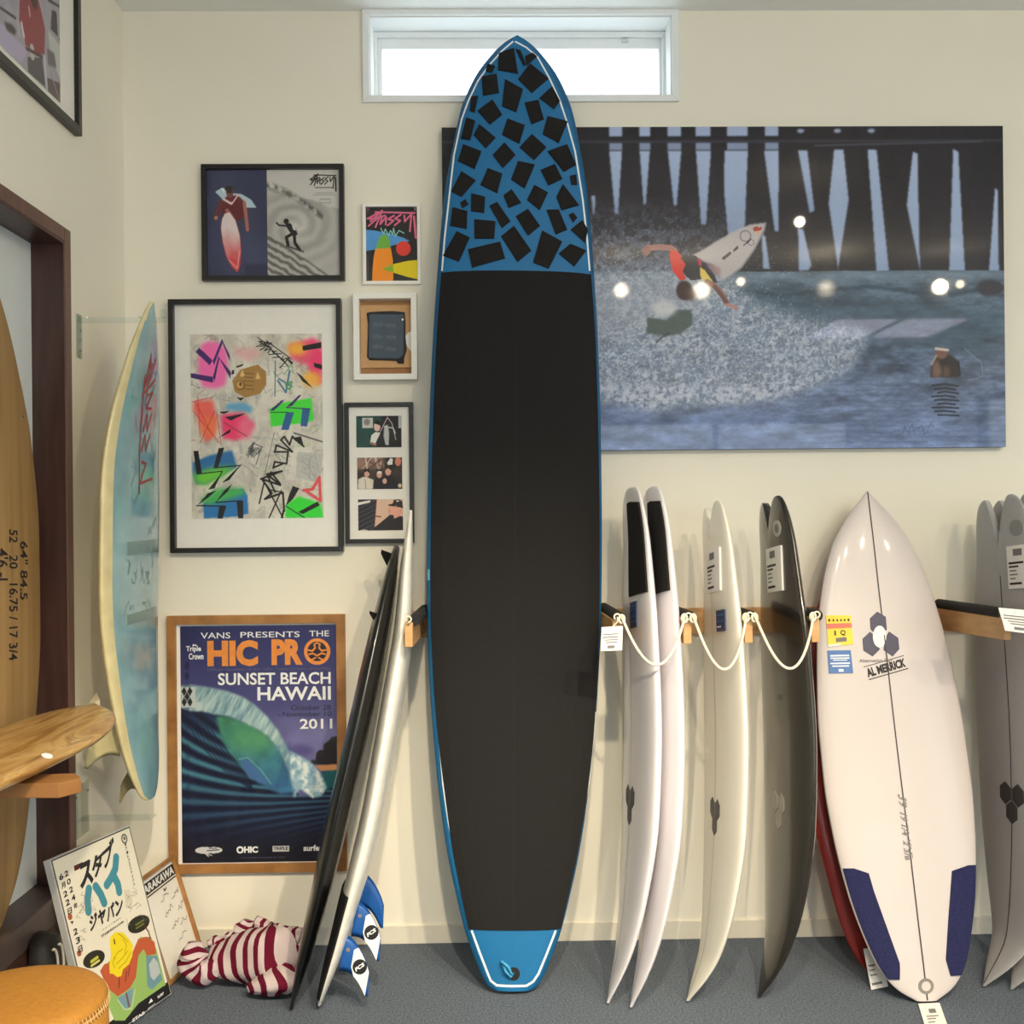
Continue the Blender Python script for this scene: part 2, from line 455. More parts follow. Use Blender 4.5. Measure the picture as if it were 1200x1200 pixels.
# dark wood opening in the left wall, white panel behind it
jb = MB()
jb.box(WL - 0.084, WL + 0.012, oy1 - 0.005, oy1 + 0.004, oz0 - 0.0, oz1)           # far jamb
jb.box(WL - 0.084, WL + 0.012, oy0, oy1, oz1 - 0.008, oz1 + 0.002)                 # soffit
cs = 0.046
d1 = MB()
d1.box(WL, WL + 0.014, oy1, oy1 + cs, oz0 - .03, oz1 + cs * 0.9)
d1.box(WL, WL + 0.014, oy0, oy1, oz1, oz1 + cs * 0.9)
door = d1.build('window_3', mat('dark_wood_casing', rgb(106, 76, 64), 0.35, var=0.2, scale=8, stretch=(5, 5, .6)), bevel=0.003); struct(door)
jb.build('jamb', M_DARKW, door)
sl = MB().box(WL - 0.084, WL + 0.016, oy0, oy1 + .012, oz0 - 0.075, oz0 + .004); sl.build('sill', mat('grey_wood_sill', rgb(74, 62, 58), 0.42, var=0.15), door, bevel=0.004)
ap = MB().box(WL, WL + 0.012, oy0, oy1 + .012, oz0 - 0.12, oz0 - .075); ap.build('apron', M_DARKW, door)
MB().box(WL - 0.090, WL - 0.082, oy0, oy1, oz0, oz1).build('panel', mat('white_panel', rgb(228, 234, 234), 0.25, var=0.01), door)

# ================================================================== surfboards
def pchip(ts, vs):
    ts = np.array(ts, float); vs = np.array(vs, float)
    h = np.diff(ts); d = np.diff(vs) / h
    m = np.zeros(len(ts)); m[0] = d[0]; m[-1] = d[-1]
    for i in range(1, len(ts) - 1):
        if d[i-1] * d[i] > 0:
            w1 = 2 * h[i] + h[i-1]; w2 = h[i] + 2 * h[i-1]
            m[i] = (w1 + w2) / (w1 / d[i-1] + w2 / d[i])
    def f(t):
        t = np.clip(t, ts[0], ts[-1])
        i = np.clip(np.searchsorted(ts, t, side='right') - 1, 0, len(ts) - 2)
        s = (t - ts[i]) / h[i]
        return ((1 + 2*s) * (1-s)**2 * vs[i] + s * (1-s)**2 * h[i] * m[i] + s*s*(3-2*s) * vs[i+1] + s*s*(s-1) * h[i] * m[i+1])
    return f

class Board:
    """local frame: y tail->nose, x across, z deck normal"""
    def __init__(s, L, outline, rocker, thick, M, notch=0.0, notch_len=0.25):
        s.L = L; s.hw = pchip(*zip(*outline)); s.rk = pchip(*zip(*rocker)); s.th = pchip(*zip(*thick))
        s.M = M; s.notch = notch; s.nl = notch_len; s.Mi = M.inverted()
    def sh(s, u, q):
        return s.notch * max(0.0, 1 - abs(q) / .82) ** 1.7 * max(0.0, 1 - u / s.nl) if s.notch else 0.0
    def deck(s, u, v, off=0.0):
        t = min(max(u / s.L, 0.0), 1.0); h = max(float(s.hw(t)), 1e-4); q = max(-1, min(1, v / h)); th = float(s.th(t))
        z = float(s.rk(t)) + th * 0.5 * max(0.0, 1 - abs(q) ** 2.6) ** 0.62
        return (v, u, z + off)
    def bottom(s, u, v, off=0.0):
        t = min(max(u / s.L, 0.0), 1.0); h = max(float(s.hw(t)), 1e-4); q = max(-1, min(1, v / h)); th = float(s.th(t))
        return (v, u, float(s.rk(t)) - th * 0.5 * max(0.0, 1 - abs(q) ** 4.5) ** 0.6 - off)
    def uv(s, px, py, side=1):
        """pixel of the photograph -> place on the deck"""
        n = (s.M.to_3x3() @ Vector((0, 0, 1))).normalized(); u = v = 0.0; z = 0.0
        for _ in range(5):
            p = s.Mi @ onP(px, py, s.M @ Vector((0, 0, z)), n)
            u, v = p.y, p.x
            z = s.deck(u, v)[2] if side > 0 else s.bottom(u, v)[2]
        return u, v
    def body(s, name, m, parent, ns=72, nq=14, fn=None):
        qs = [math.cos(math.pi * k / nq) for k in range(nq + 1)]
        vs = []; mi = []
        ts = [0.5 - 0.5 * math.cos(math.pi * i / ns) for i in range(ns + 1)]
        per = 2 * nq
        for t in ts:
            h = max(float(s.hw(t)), 0.0012); u = t * s.L
            for q in qs: x, y, z = s.deck(u, q * h); vs.append((x, y + s.sh(u, q), z))
            for q in reversed(qs[1:-1]): x, y, z = s.bottom(u, q * h); vs.append((x, y + s.sh(u, q), z))
        fs = []
        for i in range(ns):
            for k in range(per):
                a, c = i * per + k, i * per + (k + 1) % per
                fs.append((a, c, c + per, a + per))
        # ends, closed with strips between deck and underside
        for base in (0, ns * per):
            for k in range(nq):
                a, c = base + k, base + k + 1
                d, e = base + (per - k) % per, base + (per - k - 1) % per
                f = []
                for p in (a, c, e, d):
                    if p not in f: f.append(p)
                if len(f) >= 3: fs.append(tuple(f))
        mb = MB(); mb.v = vs; mb.f = fs
        mb.mi = [fn(sum(vs[i][0] for i in f) / len(f), sum(vs[i][1] for i in f) / len(f), sum(vs[i][2] for i in f) / len(f)) if fn else 0 for f in fs]
        o = mb.build(name, m, parent, smooth=True)
        return o
    def grid(s, P, off, side=1, base=-0.0012):
        """P: rows of (u,v) -> slab of thickness off lying on the deck"""
        f = s.deck if side > 0 else s.bottom
        R, C = len(P), len(P[0]); mb = MB()
        top = [f(u, v, off) for row in P for (u, v) in row]; bot = [f(u, v, base) for row in P for (u, v) in row]
        fs = [(i*C+k, i*C+k+1, (i+1)*C+k+1, (i+1)*C+k) for i in range(R-1) for k in range(C-1)]
        edge = [k for k in range(C)] + [i*C+C-1 for i in range(1, R)] + [(R-1)*C+k for k in range(C-2, -1, -1)] + [i*C for i in range(R-2, 0, -1)]
        n = R * C
        fs += [(edge[i], edge[(i+1) % len(edge)], edge[(i+1) % len(edge)] + n, edge[i] + n) for i in range(len(edge))]
        mb.add(top + bot, fs); return mb
    def quad(s, q, off, n=4, side=1):
        """bilinear patch between four (u,v) corners"""
        a, b_, c, d = [np.array(p) for p in q]
        P = [[tuple((a*(1-i/n)+d*(i/n))*(1-k/n) + (b_*(1-i/n)+c*(i/n))*(k/n)) for k in range(n+1)] for i in range(n+1)]
        return s.grid(P, off, side)
    def strip(s, u0, u1, vl, vr, off, nu=24, nv=8, side=1):
        P = [[(u0+(u1-u0)*i/nu, vl(u0+(u1-u0)*i/nu)*(1-k/nv) + vr(u0+(u1-u0)*i/nu)*k/nv) for k in range(nv+1)] for i in range(nu+1)]
        return s.grid(P, off, side)
    def fan(s, pts, off, side=1, mb=None):
        """polygon, centre fan with two rings"""
        f = s.deck if side > 0 else s.bottom
        pts = [np.array(p, float) for p in pts]; c = sum(pts) / len(pts); n = len(pts)
        vs = [f(*c, off)] + [f(*(c + (p - c) * .5), off) for p in pts] + [f(*p, off) for p in pts] + [f(*p, -0.001) for p in pts]
        fs = [(0, 1+i, 1+(i+1) % n) for i in range(n)]
        for r in (0, 1):
            fs += [(1+r*n+i, 1+(r+1)*n+i, 1+(r+1)*n+(i+1) % n, 1+r*n+(i+1) % n) for i in range(n)]
        mb = mb or MB(); mb.add(vs, fs); return mb
    def flat(s, verts, faces, fn, off, side=1, mb=None):
        """drape flat artwork: fn maps drawing x,y -> (u,v)"""
        f = s.deck if side > 0 else s.bottom
        mb = mb or MB(); mb.add([f(*fn(x, y), off) for x, y in verts], faces); return mb
    def rim(s, u0, u1, inset, wd, off, sides=(-1, 1), nu=40, mb=None):
        """pinline following the outline"""
        mb = mb or MB()
        for sg in sides:
            vs = []; fs = []
            for i in range(nu + 1):
                u = u0 + (u1 - u0) * i / nu; h = float(s.hw(u / s.L))
                for k, e in enumerate((inset, inset + wd)):
                    v = sg * max(0.0, h - e); vs.append(s.deck(u, v, off))
            fs = [(2*i, 2*i+1, 2*i+3, 2*i+2) for i in range(nu)]
            mb.add(vs, fs)
        return mb

def axes(bottom, top, nhint, yaw=0.0):
    """frame whose y runs bottom -> top, z as near nhint as it can be"""
    y = (Vector(top) - Vector(bottom)).normalized(); z = Vector(nhint); z = (z - y * z.dot(y)).normalized()
    x = y.cross(z).normalized(); z = x.cross(y).normalized()
    if yaw: 
        Rm = Matrix.Rotation(yaw, 3, y); x = Rm @ x; z = Rm @ z
    return x, y, z

def fin_mesh(h=0.11, base=0.105, rake=0.075, t=0.008):
    """foil in the x(thick)=0 plane: y along the base, z out; tip raked to -y"""
    prof = [(0.0, 0.0), (.15, .035), (.35, .10), (.55, .20), (.75, .36), (.9, .58), (1.0, .92)]
    n = 10; L1 = []; L2 = []
    for i in range(n + 1):
        a = i / n
        le = base / 2 - rake * 1.25 * (a ** 1.7)
        te = -base / 2 - rake * .85 * (a ** 1.25) + 0.02 * math.sin(math.pi * a)
        if a > .85:
            k = (a - .85) / .15; mid = te + (le - te) * .22; q = math.sqrt(max(0, 1 - k * k)); le = mid + (le - mid) * q; te = mid + (te - mid) * q
        L1.append(le); L2.append(te)
    vs = []; fs = []; m = 6
    for i in range(n + 1):
        z = h * i / n; le, te = L1[i], L2[i]
        for k in range(m + 1):
            y = le + (te - le) * k / m; th = t * (0.15 + 0.85 * math.sin(math.pi * (k / m) ** .7)) * (1 - .6 * i / n)
            vs.append((th / 2, y, z))
        for k in range(m - 1, 0, -1):
            y = le + (te - le) * k / m; th = t * (0.15 + 0.85 * math.sin(math.pi * (k / m) ** .7)) * (1 - .6 * i / n)
            vs.append((-th / 2, y, z))
    per = 2 * m
    for i in range(n):
        for k in range(per):
            a, c = i*per+k, i*per+(k+1) % per; fs.append((a, c, c+per, a+per))
    fs.append(tuple(range(per))); fs.append(tuple(n*per+k for k in range(per)))
    mb = MB(); mb.add(vs, fs); mb.edges = (L1, L2, h, n); return mb

# ------------------------------------------------------------------ big longboard
M_BLUE = mat('blue_soft_deck', rgb(12, 106, 160), 0.6, var=0.05, scale=120, bump=0.08, bscale=600)
M_BRAIL = mat('blue_rail', rgb(6, 88, 134), 0.5, var=0.05)
M_PIN = mat('white_pinline', rgb(232, 240, 244), 0.5, var=0.01)
B0 = onZ(601, 1160, 0.012); T0 = onY(606, 44, -0.075)
x, y, z = axes(B0, T0, (0, -1, 0))
L = (T0 - B0).length
M = frame_M(B0, x, y, z)
rock = [(0, 0.0), (.12, -.022), (.35, -.042), (.6, -.044), (.8, -.03), (.93, -.012), (1, 0.0)]
trace = [(43,606,606),(47,596,615),(56,584,627),(66,574,636),(91,554,652),(130,538,669),(175,528,678),(224,521,688),(280,515.5,693),(317,513,696),(400,508,701.5),(500,503.5,704.5),(600,501.5,706),(700,501,705.5),(800,505,702.5),(870,511,698),(935,517.5,691),(1000,525.5,680),(1050,537,670),(1091,547,659.5),(1125,558,646),(1145,566,637),(1155,572,631),(1161,579,624)]
Bt = Board(L, [(0, .1), (1, .1)], rock, [(0, .0), (1, .0)], M)
ol = []
for (py, xl, xr) in trace:
    ua, va = Bt.uv(xl, py); ub, vb = Bt.uv(xr, py)
    ol.append((min(max(((ua + ub) / 2) / L, 0), 1), abs(vb - va) / 2))
ol.sort(); ol = [(0.0, ol[0][1])] + [p for p in ol if p[0] > 0.001]
ol[-1] = (1.0, 0.006)
LB = Board(L, ol, rock, [(0, .03), (.08, .055), (.3, .08), (.6, .085), (.85, .065), (1, .028)], M)
lb = thing('longboard', 'tall blue soft-top longboard with charcoal deck pads, leaning against the wall under the window', 'surfboard', M)
LB.body('board_body', [M_BLUE, M_BRAIL], lb, ns=110, nq=18, fn=lambda a, u, z_: 0 if abs(a) < float(LB.hw(u / L)) - 0.018 and z_ > float(LB.rk(u / L)) else 1)
# long central pad, slightly lighter spine
up, un = LB.uv(604, 1090)[0], LB.uv(604, 317.5)[0]
padl = [(1090,549.5,657),(1000,531,677),(935,522,687.5),(870,514,695),(800,508,699.5),(700,504.5,702.5),(600,505,702.5),(500,507.5,701),(400,511.5,698),(317.5,517.5,692.5)]
pl = sorted((LB.uv(a, p)[0], LB.uv(a, p)[1], LB.uv(c, p)[1]) for p, a, c in padl)
us_ = [q[0] for q in pl]; fl = pchip(us_, [q[1] for q in pl]); fr_ = pchip(us_, [q[2] for q in pl])
LB.strip(up, un, lambda u: float(fl(u)), lambda u: float(fr_(u)), 0.004, 60, 14).build('deck_pad', M_PADB, lb)
LB.strip(up + .02, un - .25, lambda u: -0.0025, lambda u: 0.0025, 0.0048, 40, 1).build('pad_seam', mat('seam_black', rgb(22, 21, 22), .9), lb)
Q = """527,180 578,150 592,248 524,236|583,165 600,170 618,215 610,222|615,190 640,178 655,190 620,222|490,215 515,222 505,245 483,240|470,258 520,248 528,312 474,322
592,266 632,214 694,264 638,312|548,266 608,300 586,377 538,356|663,330 706,290 732,340 712,366|435,325 458,322 446,378 430,372|456,372 506,334 538,385 497,418
614,345 660,336 678,400 636,417|418,395 448,405 432,470 400,466|690,390 758,408 728,480 674,450|462,417 516,462 483,497 443,452|556,398 614,420 596,482 538,452
597,494 638,450 686,494 645,537|408,484 469,508 446,567 390,540|507,520 546,478 583,520 541,563|690,508 756,484 786,553 745,576|592,540 648,552 614,632 568,602
490,564 539,582 522,648 466,620|667,570 715,550 740,600 694,622|766,590 786,585 790,620 770,620|402,574 450,605 402,660 368,642|742,617 796,688 738,705 720,660
646,620 692,645 664,705 622,670|570,635 602,680 560,697 543,655|435,648 482,660 478,714 434,708|398,680 415,668 426,685 405,697|496,690 522,677 566,742 538,764
372,695 422,708 420,767 364,757|762,720 776,712 790,730 776,746|688,704 728,702 756,770 718,786|584,725 625,700 665,757 625,790|768,770 806,738 826,770 816,814
445,735 516,742 512,800 446,800|386,775 430,796 394,877 340,857|535,792 578,757 636,840 590,878|672,773 740,810 694,900 642,880|424,836 532,810 548,866 438,897|728,850 766,817 820,840 780,893"""
for blk in Q.replace('\n', '|').split('|'):
    pts = [tuple(map(float, c.split(','))) for c in blk.split()]
    uvp = [LB.uv(400 + a * .35, c * .35) for a, c in pts]
    lim = []
    for u, v in uvp:
        h = float(LB.hw(min(u, L * .985) / L)) * .97; lim.append((min(u, L * .985), max(-h, min(h, v))))
    LB.quad(lim, 0.004, 4).build('grip_pad', M_PADB, lb)
def px_line(bd, pts, wd, off, name, m, par, sub=4):
    """stroke on the deck along pixels of the photograph"""
    P = [np.array(bd.uv(*p)) for p in pts]; Q2 = []
    for i in range(len(P) - 1):
        for k in range(sub): Q2.append(P[i] + (P[i+1] - P[i]) * k / sub)
    Q2.append(P[-1])
    v, f = ribbon([(q[1], q[0]) for q in Q2], wd)
    return bd.flat(v, f, lambda a, c: (c, a), off).build(name, m, par, fix=False)
noseL = [(518,317),(521,280),(526,235),(532,182),(541,140),(549,118),(560,95),(573,77),(588,60),(601,49)]
noseR = [(691,317),(688,280),(683,235),(674,178),(665,145),(656,118),(644,92),(630,67),(617,56),(604,49)]
px_line(LB, noseL, .006, .0012, 'pinline', M_PIN, lb); px_line(LB, noseR, .006, .0012, 'pinline', M_PIN, lb)
tailp = [(553,1091),(561,1113),(570.6,1138),(575,1149),(582,1154.5),(600,1155.5),(617,1155),(625,1150),(631,1141),(641,1117),(651,1091)]
px_line(LB, tailp, .007, .0012, 'pinline', M_PIN, lb)
px_line(LB, [(512.6,835),(515,870),(519.5,920),(526,965),(533.5,1000),(540,1035),(545.5,1062)], .006, .0015, 'pinline', M_PIN, lb)
px_line(LB, [(697.5,835),(694,875),(690,915),(683,955),(675,1000),(668,1032)], .006, .0015, 'pinline', M_PIN, lb)
u, v = LB.uv(602, 1141)
c0 = [(u + .019 * math.sin(a), v + .019 * math.cos(a)) for a in np.linspace(0, 2 * math.pi, 20, endpoint=False)]
plug = LB.fan(c0, .003).build('leash_plug', M_FOAMB, lb)
u2, v2 = LB.uv(589, 1126)
lp = [LB.deck(u, v, .004), LB.deck(u + .006, v - .008, .016), LB.deck((u + u2) / 2 + .01, (v + v2) / 2, .026), LB.deck(u2 + .004, v2 - .003, .02), LB.deck(u2, v2 - .004, .006),
      LB.deck((u + u2) / 2 - .006, (v + v2) / 2 - .008, .02), LB.deck(u - .006, v - .01, .012), LB.deck(u, v - .002, .003)]
MB().tube(lp, .0042, 8).build('leash_loop', mat('blue_cord', rgb(70, 160, 205), .5), lb, smooth=True)
ru0, ru1 = LB.uv(604, 798)[0], LB.uv(604, 766)[0]
LB.strip(ru0, ru1, lambda u: float(LB.hw(u / L)) * .945, lambda u: float(LB.hw(u / L)) * .99, .006, 3, 2).build('rail_patch', M_PADB, lb)
ru0, ru1 = LB.uv(604, 680)[0], LB.uv(604, 667)[0]
LB.strip(ru0, ru1, lambda u: -float(LB.hw(u / L)) * .992, lambda u: -float(LB.hw(u / L)) * .965, .003, 3, 2).build('rail_sticker', mat('pale_blue_label', rgb(92, 160, 196), .5), lb)
M_TAG = mat('paper_tag', rgb(238, 235, 230), 0.7, var=0.02)
M_INK = mat('black_ink', rgb(40, 38, 40), 0.7)
M_GREYINK = mat('grey_ink', rgb(120, 118, 118), 0.7)
M_LBLUE = mat('blue_label', rgb(64, 112, 176), 0.5, var=0.04)
M_NAVY = mat('navy_label', rgb(50, 66, 104), 0.5, var=0.04)
M_YEL = mat('yellow_label', rgb(250, 212, 50), 0.5, var=0.03)
M_RED = mat('red_band', rgb(232, 108, 88), 0.5)
M_WHITEP = mat('white_print', rgb(240, 242, 246), 0.5, var=0.01)
M_HEX = mat('slate_logo', rgb(66, 64, 88), 0.5, var=0.05)
M_STR = mat('dark_stringer', rgb(52, 42, 42), 0.5)

def bil(q, s, t):
    """s across (0..1), t down (0..1); q = TL TR BR BL"""
    a, b_, c, d = [np.array(p, float) for p in q]
    return tuple((a * (1 - s) + b_ * s) * (1 - t) + (d * (1 - s) + c * s) * t)
def label_on(bd, q, par, m, marks, name='label', off=.003, ink=None):
    """paper label on a deck; q are four photo pixels TL TR BR BL; marks: (s0,t0,s1,t1,material)"""
    uvq = [bd.uv(*p) for p in q]
    o = bd.quad(uvq, off, 3).build(name, m, par)
    for (s0, t0, s1, t1, mm) in marks:
        mb = MB(); P = [[bil(uvq, s0 + (s1 - s0) * k / 2, t0 + (t1 - t0) * i / 2) for k in range(3)] for i in range(3)]
        mb = bd.grid(P, off + .0009, base=off + .0004); mb.build('printed_line', mm, o)
    return o
def label_uv(bd, u0, u1, v0, v1, par, m, marks, name='label', off=.004, skew=0.0):
    uvq = [(u0, v0), (u0, v1), (u1, v1 + skew), (u1, v0 + skew)]
    o = bd.quad(uvq, off, 4).build(name, m, par)
    for (s0, t0, s1, t1, mm) in marks:
        P = [[bil(uvq, s0 + (s1 - s0) * k / 2, t0 + (t1 - t0) * i / 2) for k in range(3)] for i in range(3)]
        bd.grid(P, off + .0009, base=off + .0004).build('printed_line', mm, o)
    return o
def oval(u, v, ru, rv, n=16): return [(u + ru * math.cos(a), v + rv * math.sin(a)) for a in np.linspace(0, 2 * math.pi, n, endpoint=False)]
def text_on(bd, body, q, par, m, name='lettering', bold=0.02, off=.0014, shear=0.0):
    uvq = [bd.uv(*p) for p in q]
    v, f = text2d(body, bold, shear)
    if not len(v): return None
    return bd.flat(v, f, lambda a, c: bil(uvq, a, 1 - c), off).build(name, m, par, fix=False)
LINES = [(.3, .08, .66, .24, M_GREYINK), (.08, .38, .7, .43, M_INK), (.08, .47, .5, .51, M_INK), (.1, .57, .4, .6, M_GREYINK), (.1, .66, .45, .69, M_GREYINK), (.1, .75, .35, .78, M_GREYINK), (.08, .86, .6, .91, M_INK)]

# ------------------------------------------------------------------ white shortboard facing the room
B1 = onZ(1086, 1173, 0.008); T1 = onY(1016, 576, -0.10)
x, y, z = axes(B1, T1, (0.0, -1, 0))
L = (T1 - B1).length; M = frame_M(B1, x, y, z)
rk1 = [(0, 0), (.15, -.016), (.5, -.03), (.75, -.024), (1, .0)]
tmp = Board(L, [(0, .3), (1, .3)], rk1, [(0, .001), (1, .001)], M)
lt = [(1015.5,575),(992,602),(974,635),(960,677),(953,715),(951.5,785),(955,860),(958,890),(965,939),(981.5,1017),(1010,1098),(1040,1152),(1061,1167),(1076,1173)]
rt = [(1016.5,575),(1037,600),(1065,637),(1085,692),(1100,740),(1114,797),(1126,857),(1135,915),(1140,975),(1141,1020),(1139,1075),(1130,1128),(1118,1153),(1104,1168),(1094,1173)]
def side(tr):
    P = sorted([(min(max(tmp.uv(*p)[0] / L, 0.0), 1.0), abs(tmp.uv(*p)[1])) for p in tr]); o = []
    for p in P:
        if not o or p[0] - o[-1][0] > .003: o.append(p)
    o[0] = (0, o[0][1]); o[-1] = (1, o[-1][1]); return pchip(*zip(*o))
fL, fR = side(lt), side(rt)
tt = [0, .006, .02, .05, .1, .2, .3, .4, .5, .6, .7, .8, .88, .94, .98]
ol = [(t, (float(fL(t)) + float(fR(t))) / 2) for t in tt] + [(1.0, .002)]
ol[0] = (0, .03)
WB = Board(L, ol, rk1, [(0, .012), (.1, .036), (.35, .06), (.6, .06), (.85, .042), (1, .01)], M)
M_WBOARD = mat('white_foam_glass', rgb(204, 195, 192), 0.35, var=0.012, scale=4, coat=0.2)
wb = thing('surfboard', 'white shortboard showing its deck, navy tail pads and hexagon logo, red board behind it', 'surfboard', M)
WB.body('board_body', M_WBOARD, wb, ns=80, nq=16)
v, f = ribbon([(0.0, u) for u in np.linspace(.004, L - .004, 50)], .0042)
WB.flat(v, f, lambda a, c: (c, a), .0010).build('stringer', M_STR, wb, fix=False)
zz = lambda pts: [(1000 + a * .1083, 700 + c * .1083) for a, c in pts]
for hx in ([(258,155),(350,212),(362,350),(290,408),(245,408),(185,345),(178,228)], [(180,372),(252,440),(285,565),(208,640),(108,575),(98,450)], [(385,370),(485,440),(497,560),(425,640),(325,570),(343,440)]):
    WB.fan([WB.uv(*p) for p in zz(hx)], .0014).build('logo_hexagon', M_HEX, wb)
WB.fan([WB.uv(*p) for p in zz([(282 + 72 * math.cos(a), 425 + 118 * math.sin(a)) for a in np.linspace(0, 2*math.pi, 24, endpoint=False)])], .0018).build('logo_glow', mat('white_logo', rgb(246, 240, 236), .4, var=.005), wb)
ua, ub_ = WB.uv(*zz([(322, 690)])[0])[0], WB.uv(*zz([(285, 412)])[0])[0]
v, f = ribbon([(0.0, ua), (0.0, ub_)], .0036); WB.flat(v, f, lambda a, q: (q, a), .0024).build('stringer_line', M_STR, wb, fix=False)
text_on(WB, 'AL MERRICK', zz([(128,775),(552,655),(572,750),(160,868)]), wb, M_INK, bold=0.045)
text_on(WB, 'Alternative Surf', zz([(62,668),(425,660),(425,700),(62,705)]), wb, M_GREYINK, bold=0.01)
px_line(WB, zz([(112,755),(545,630)]), .0022, .0014, 'logo_bar', M_INK, wb); px_line(WB, zz([(170,890),(590,770)]), .003, .0014, 'logo_bar', M_INK, wb)
z6 = lambda pts: [(960 + a * .075, 710 + c * .075) for a, c in pts]
lbl = label_on(WB, z6([(100,150),(490,150),(530,600),(135,645)]), wb, M_YEL, [(0, .27, 1, .43, M_RED), (.08, .12, .15, .2, M_INK), (.25, .13, .31, .2, M_INK), (.4, .13, .46, .2, M_INK), (.55, .13, .61, .2, M_INK), (.7, .13, .76, .2, M_INK), (.85, .12, .92, .2, M_INK), (.28, .5, .34, .66, M_INK), (.32, .74, .75, .88, M_GREYINK), (0, .93, .5, 1, M_TAG)], 'price_label')
text_on(WB, 'Q', z6([(325,380),(405,380),(405,470),(325,470)]), wb, M_INK, off=.0045)
label_on(WB, z6([(125,700),(488,695),(528,1050),(150,1058)]), wb, M_LBLUE, [(.1, .2, .9, .27, M_WHITEP), (.1, .32, .9, .37, M_WHITEP), (.2, .41, .8, .45, M_WHITEP), (.08, .54, .9, .6, M_WHITEP), (.15, .66, .85, .72, M_WHITEP), (.4, .82, .6, .94, M_WHITEP)], 'care_label')
text_on(WB, "5'9  19 1/4  2 3/8", [(1062.5,936),(1066,1008),(1060.5,1008),(1051.5,930)], wb, M_GREYINK, bold=0.02)
text_on(WB, '26.4 SURF', [(1058,930),(1070,1006),(1065.5,1006),(1058.5,936)], wb, M_GREYINK, bold=0.02)
z7 = lambda pts: [(920 + a * .3, 840 + c * .3) for a, c in pts]
M_PADN = mat('navy_eva_pad', rgb(38, 40, 78), 0.9, var=0.3, scale=220, bump=0.5, bscale=450, spec=.25)
def edge_pad(bd, inner, side_, par):
    """pad between an inner line (photo pixels, from top to tail) and the rail"""
    P = [bd.uv(*p) for p in inner]; rows = []
    for i in range(len(P) - 1):
        for k in range(6):
            u = P[i][0] + (P[i+1][0] - P[i][0]) * k / 6; vi = P[i][1] + (P[i+1][1] - P[i][1]) * k / 6
            vo = side_ * float(bd.hw(u / bd.L)) * .975; rows.append([(u, vi + (vo - vi) * j / 6) for j in range(7)])
    return bd.grid(rows, .005).build('tail_pad', M_PADN, par)
edge_pad(WB, z7([(268,592),(325,611),(345,680),(395,820),(446,962),(447,985),(446,1034)]), -1, wb)
edge_pad(WB, z7([(715,580),(652,602),(640,760),(628,948),(650,1024)]), 1, wb)
med = [WB.uv(920 + .3 * (550 + 30 * math.cos(a)), 840 + .3 * (1052 + 31 * math.sin(a))) for a in np.linspace(0, 2*math.pi, 20, endpoint=False)]
o = WB.fan(med, .0022).build('leash_plug', mat('grey_plug', rgb(128, 122, 118), .5), wb)
med2 = [WB.uv(920 + .3 * (550 + 18 * math.cos(a)), 840 + .3 * (1052 + 19 * math.sin(a))) for a in np.linspace(0, 2*math.pi, 16, endpoint=False)]
WB.fan(med2, .0028).build('plug_cup', mat('pale_plug', rgb(198, 190, 184), .5), o)
# swing tag lying on the floor from the tail
Wi = M.inverted()
tq = [onZ(1076, 1176, 0.006), onZ(1101, 1175, 0.006), onZ(1111, 1203, 0.004), onZ(1085, 1206, 0.004)]
mb = MB(); mb.add([Wi @ p for p in tq] + [Wi @ (p + Vector((0, 0, -.002))) for p in tq], [(0,1,2,3),(7,6,5,4),(0,4,5,1),(1,5,6,2),(2,6,7,3),(3,7,4,0)])
tg = mb.build('swing_tag', M_TAG, wb)
mb = MB()
for (s0, t0, s1, t1) in ((.38,.25,.7,.42), (.2,.52,.75,.56), (.2,.62,.6,.66), (.2,.75,.5,.79)):
    k = len(mb.v); mb.add([Wi @ (Vector(bil([tuple(p) for p in tq], s, t)) + Vector((0, 0, .0008))) for s, t in ((s0,t0),(s1,t0),(s1,t1),(s0,t1))], [(0,1,2,3)])
mb.build('printed_line', M_GREYINK, tg)

# ------------------------------------------------------------------ red board behind it
B2 = onZ(1054, 1138, 0.008); T2 = onY(1014, 640, -0.055)
x, y, z = axes(B2, T2, (0.0, -1, 0)); L = (T2 - B2).length; M = frame_M(B2, x, y, z)
RB = Board(L, [(0, .10), (.02, .125), (.08, .165), (.2, .205), (.4, .25), (.55, .262), (.7, .245), (.85, .18), (.94, .1), (.985, .045), (1, .003)], [(0, .0), (.4, -.012), (.75, -.01), (1, .0)],
           [(0, .012), (.2, .04), (.5, .052), (.8, .036), (1, .008)], M)
rb = thing('surfboard', 'red board mostly hidden behind the white shortboard with navy tail pads', 'surfboard', M)
RB.body('board_body', mat('red_resin', rgb(150, 32, 22), 0.4, coat=.3), rb)
tq = [onY(1012, 1112, -.375), onY(1030, 1110, -.375), onY(1041, 1156, -.415), onY(1021, 1160, -.415)]
Wi = M.inverted(); mb = MB(); mb.add([Wi @ p for p in tq] + [Wi @ (p + Vector((0, .0015, 0))) for p in tq], [(0,1,2,3),(7,6,5,4),(0,4,5,1),(1,5,6,2),(2,6,7,3),(3,7,4,0)])
tg = mb.build('swing_tag', M_TAG, rb); mb = MB()
for (s0, t0, s1, t1) in ((.1,.4,.5,.44), (.1,.52,.45,.55), (.1,.64,.5,.67), (.1,.84,.7,.9)):
    mb.add([Wi @ (Vector(bil([tuple(p) for p in tq], s, t)) + Vector((0, -.001, 0))) for s, t in ((s0,t0),(s1,t0),(s1,t1),(s0,t1))], [(0,1,2,3)])
mb.build('printed_line', M_GREYINK, tg)

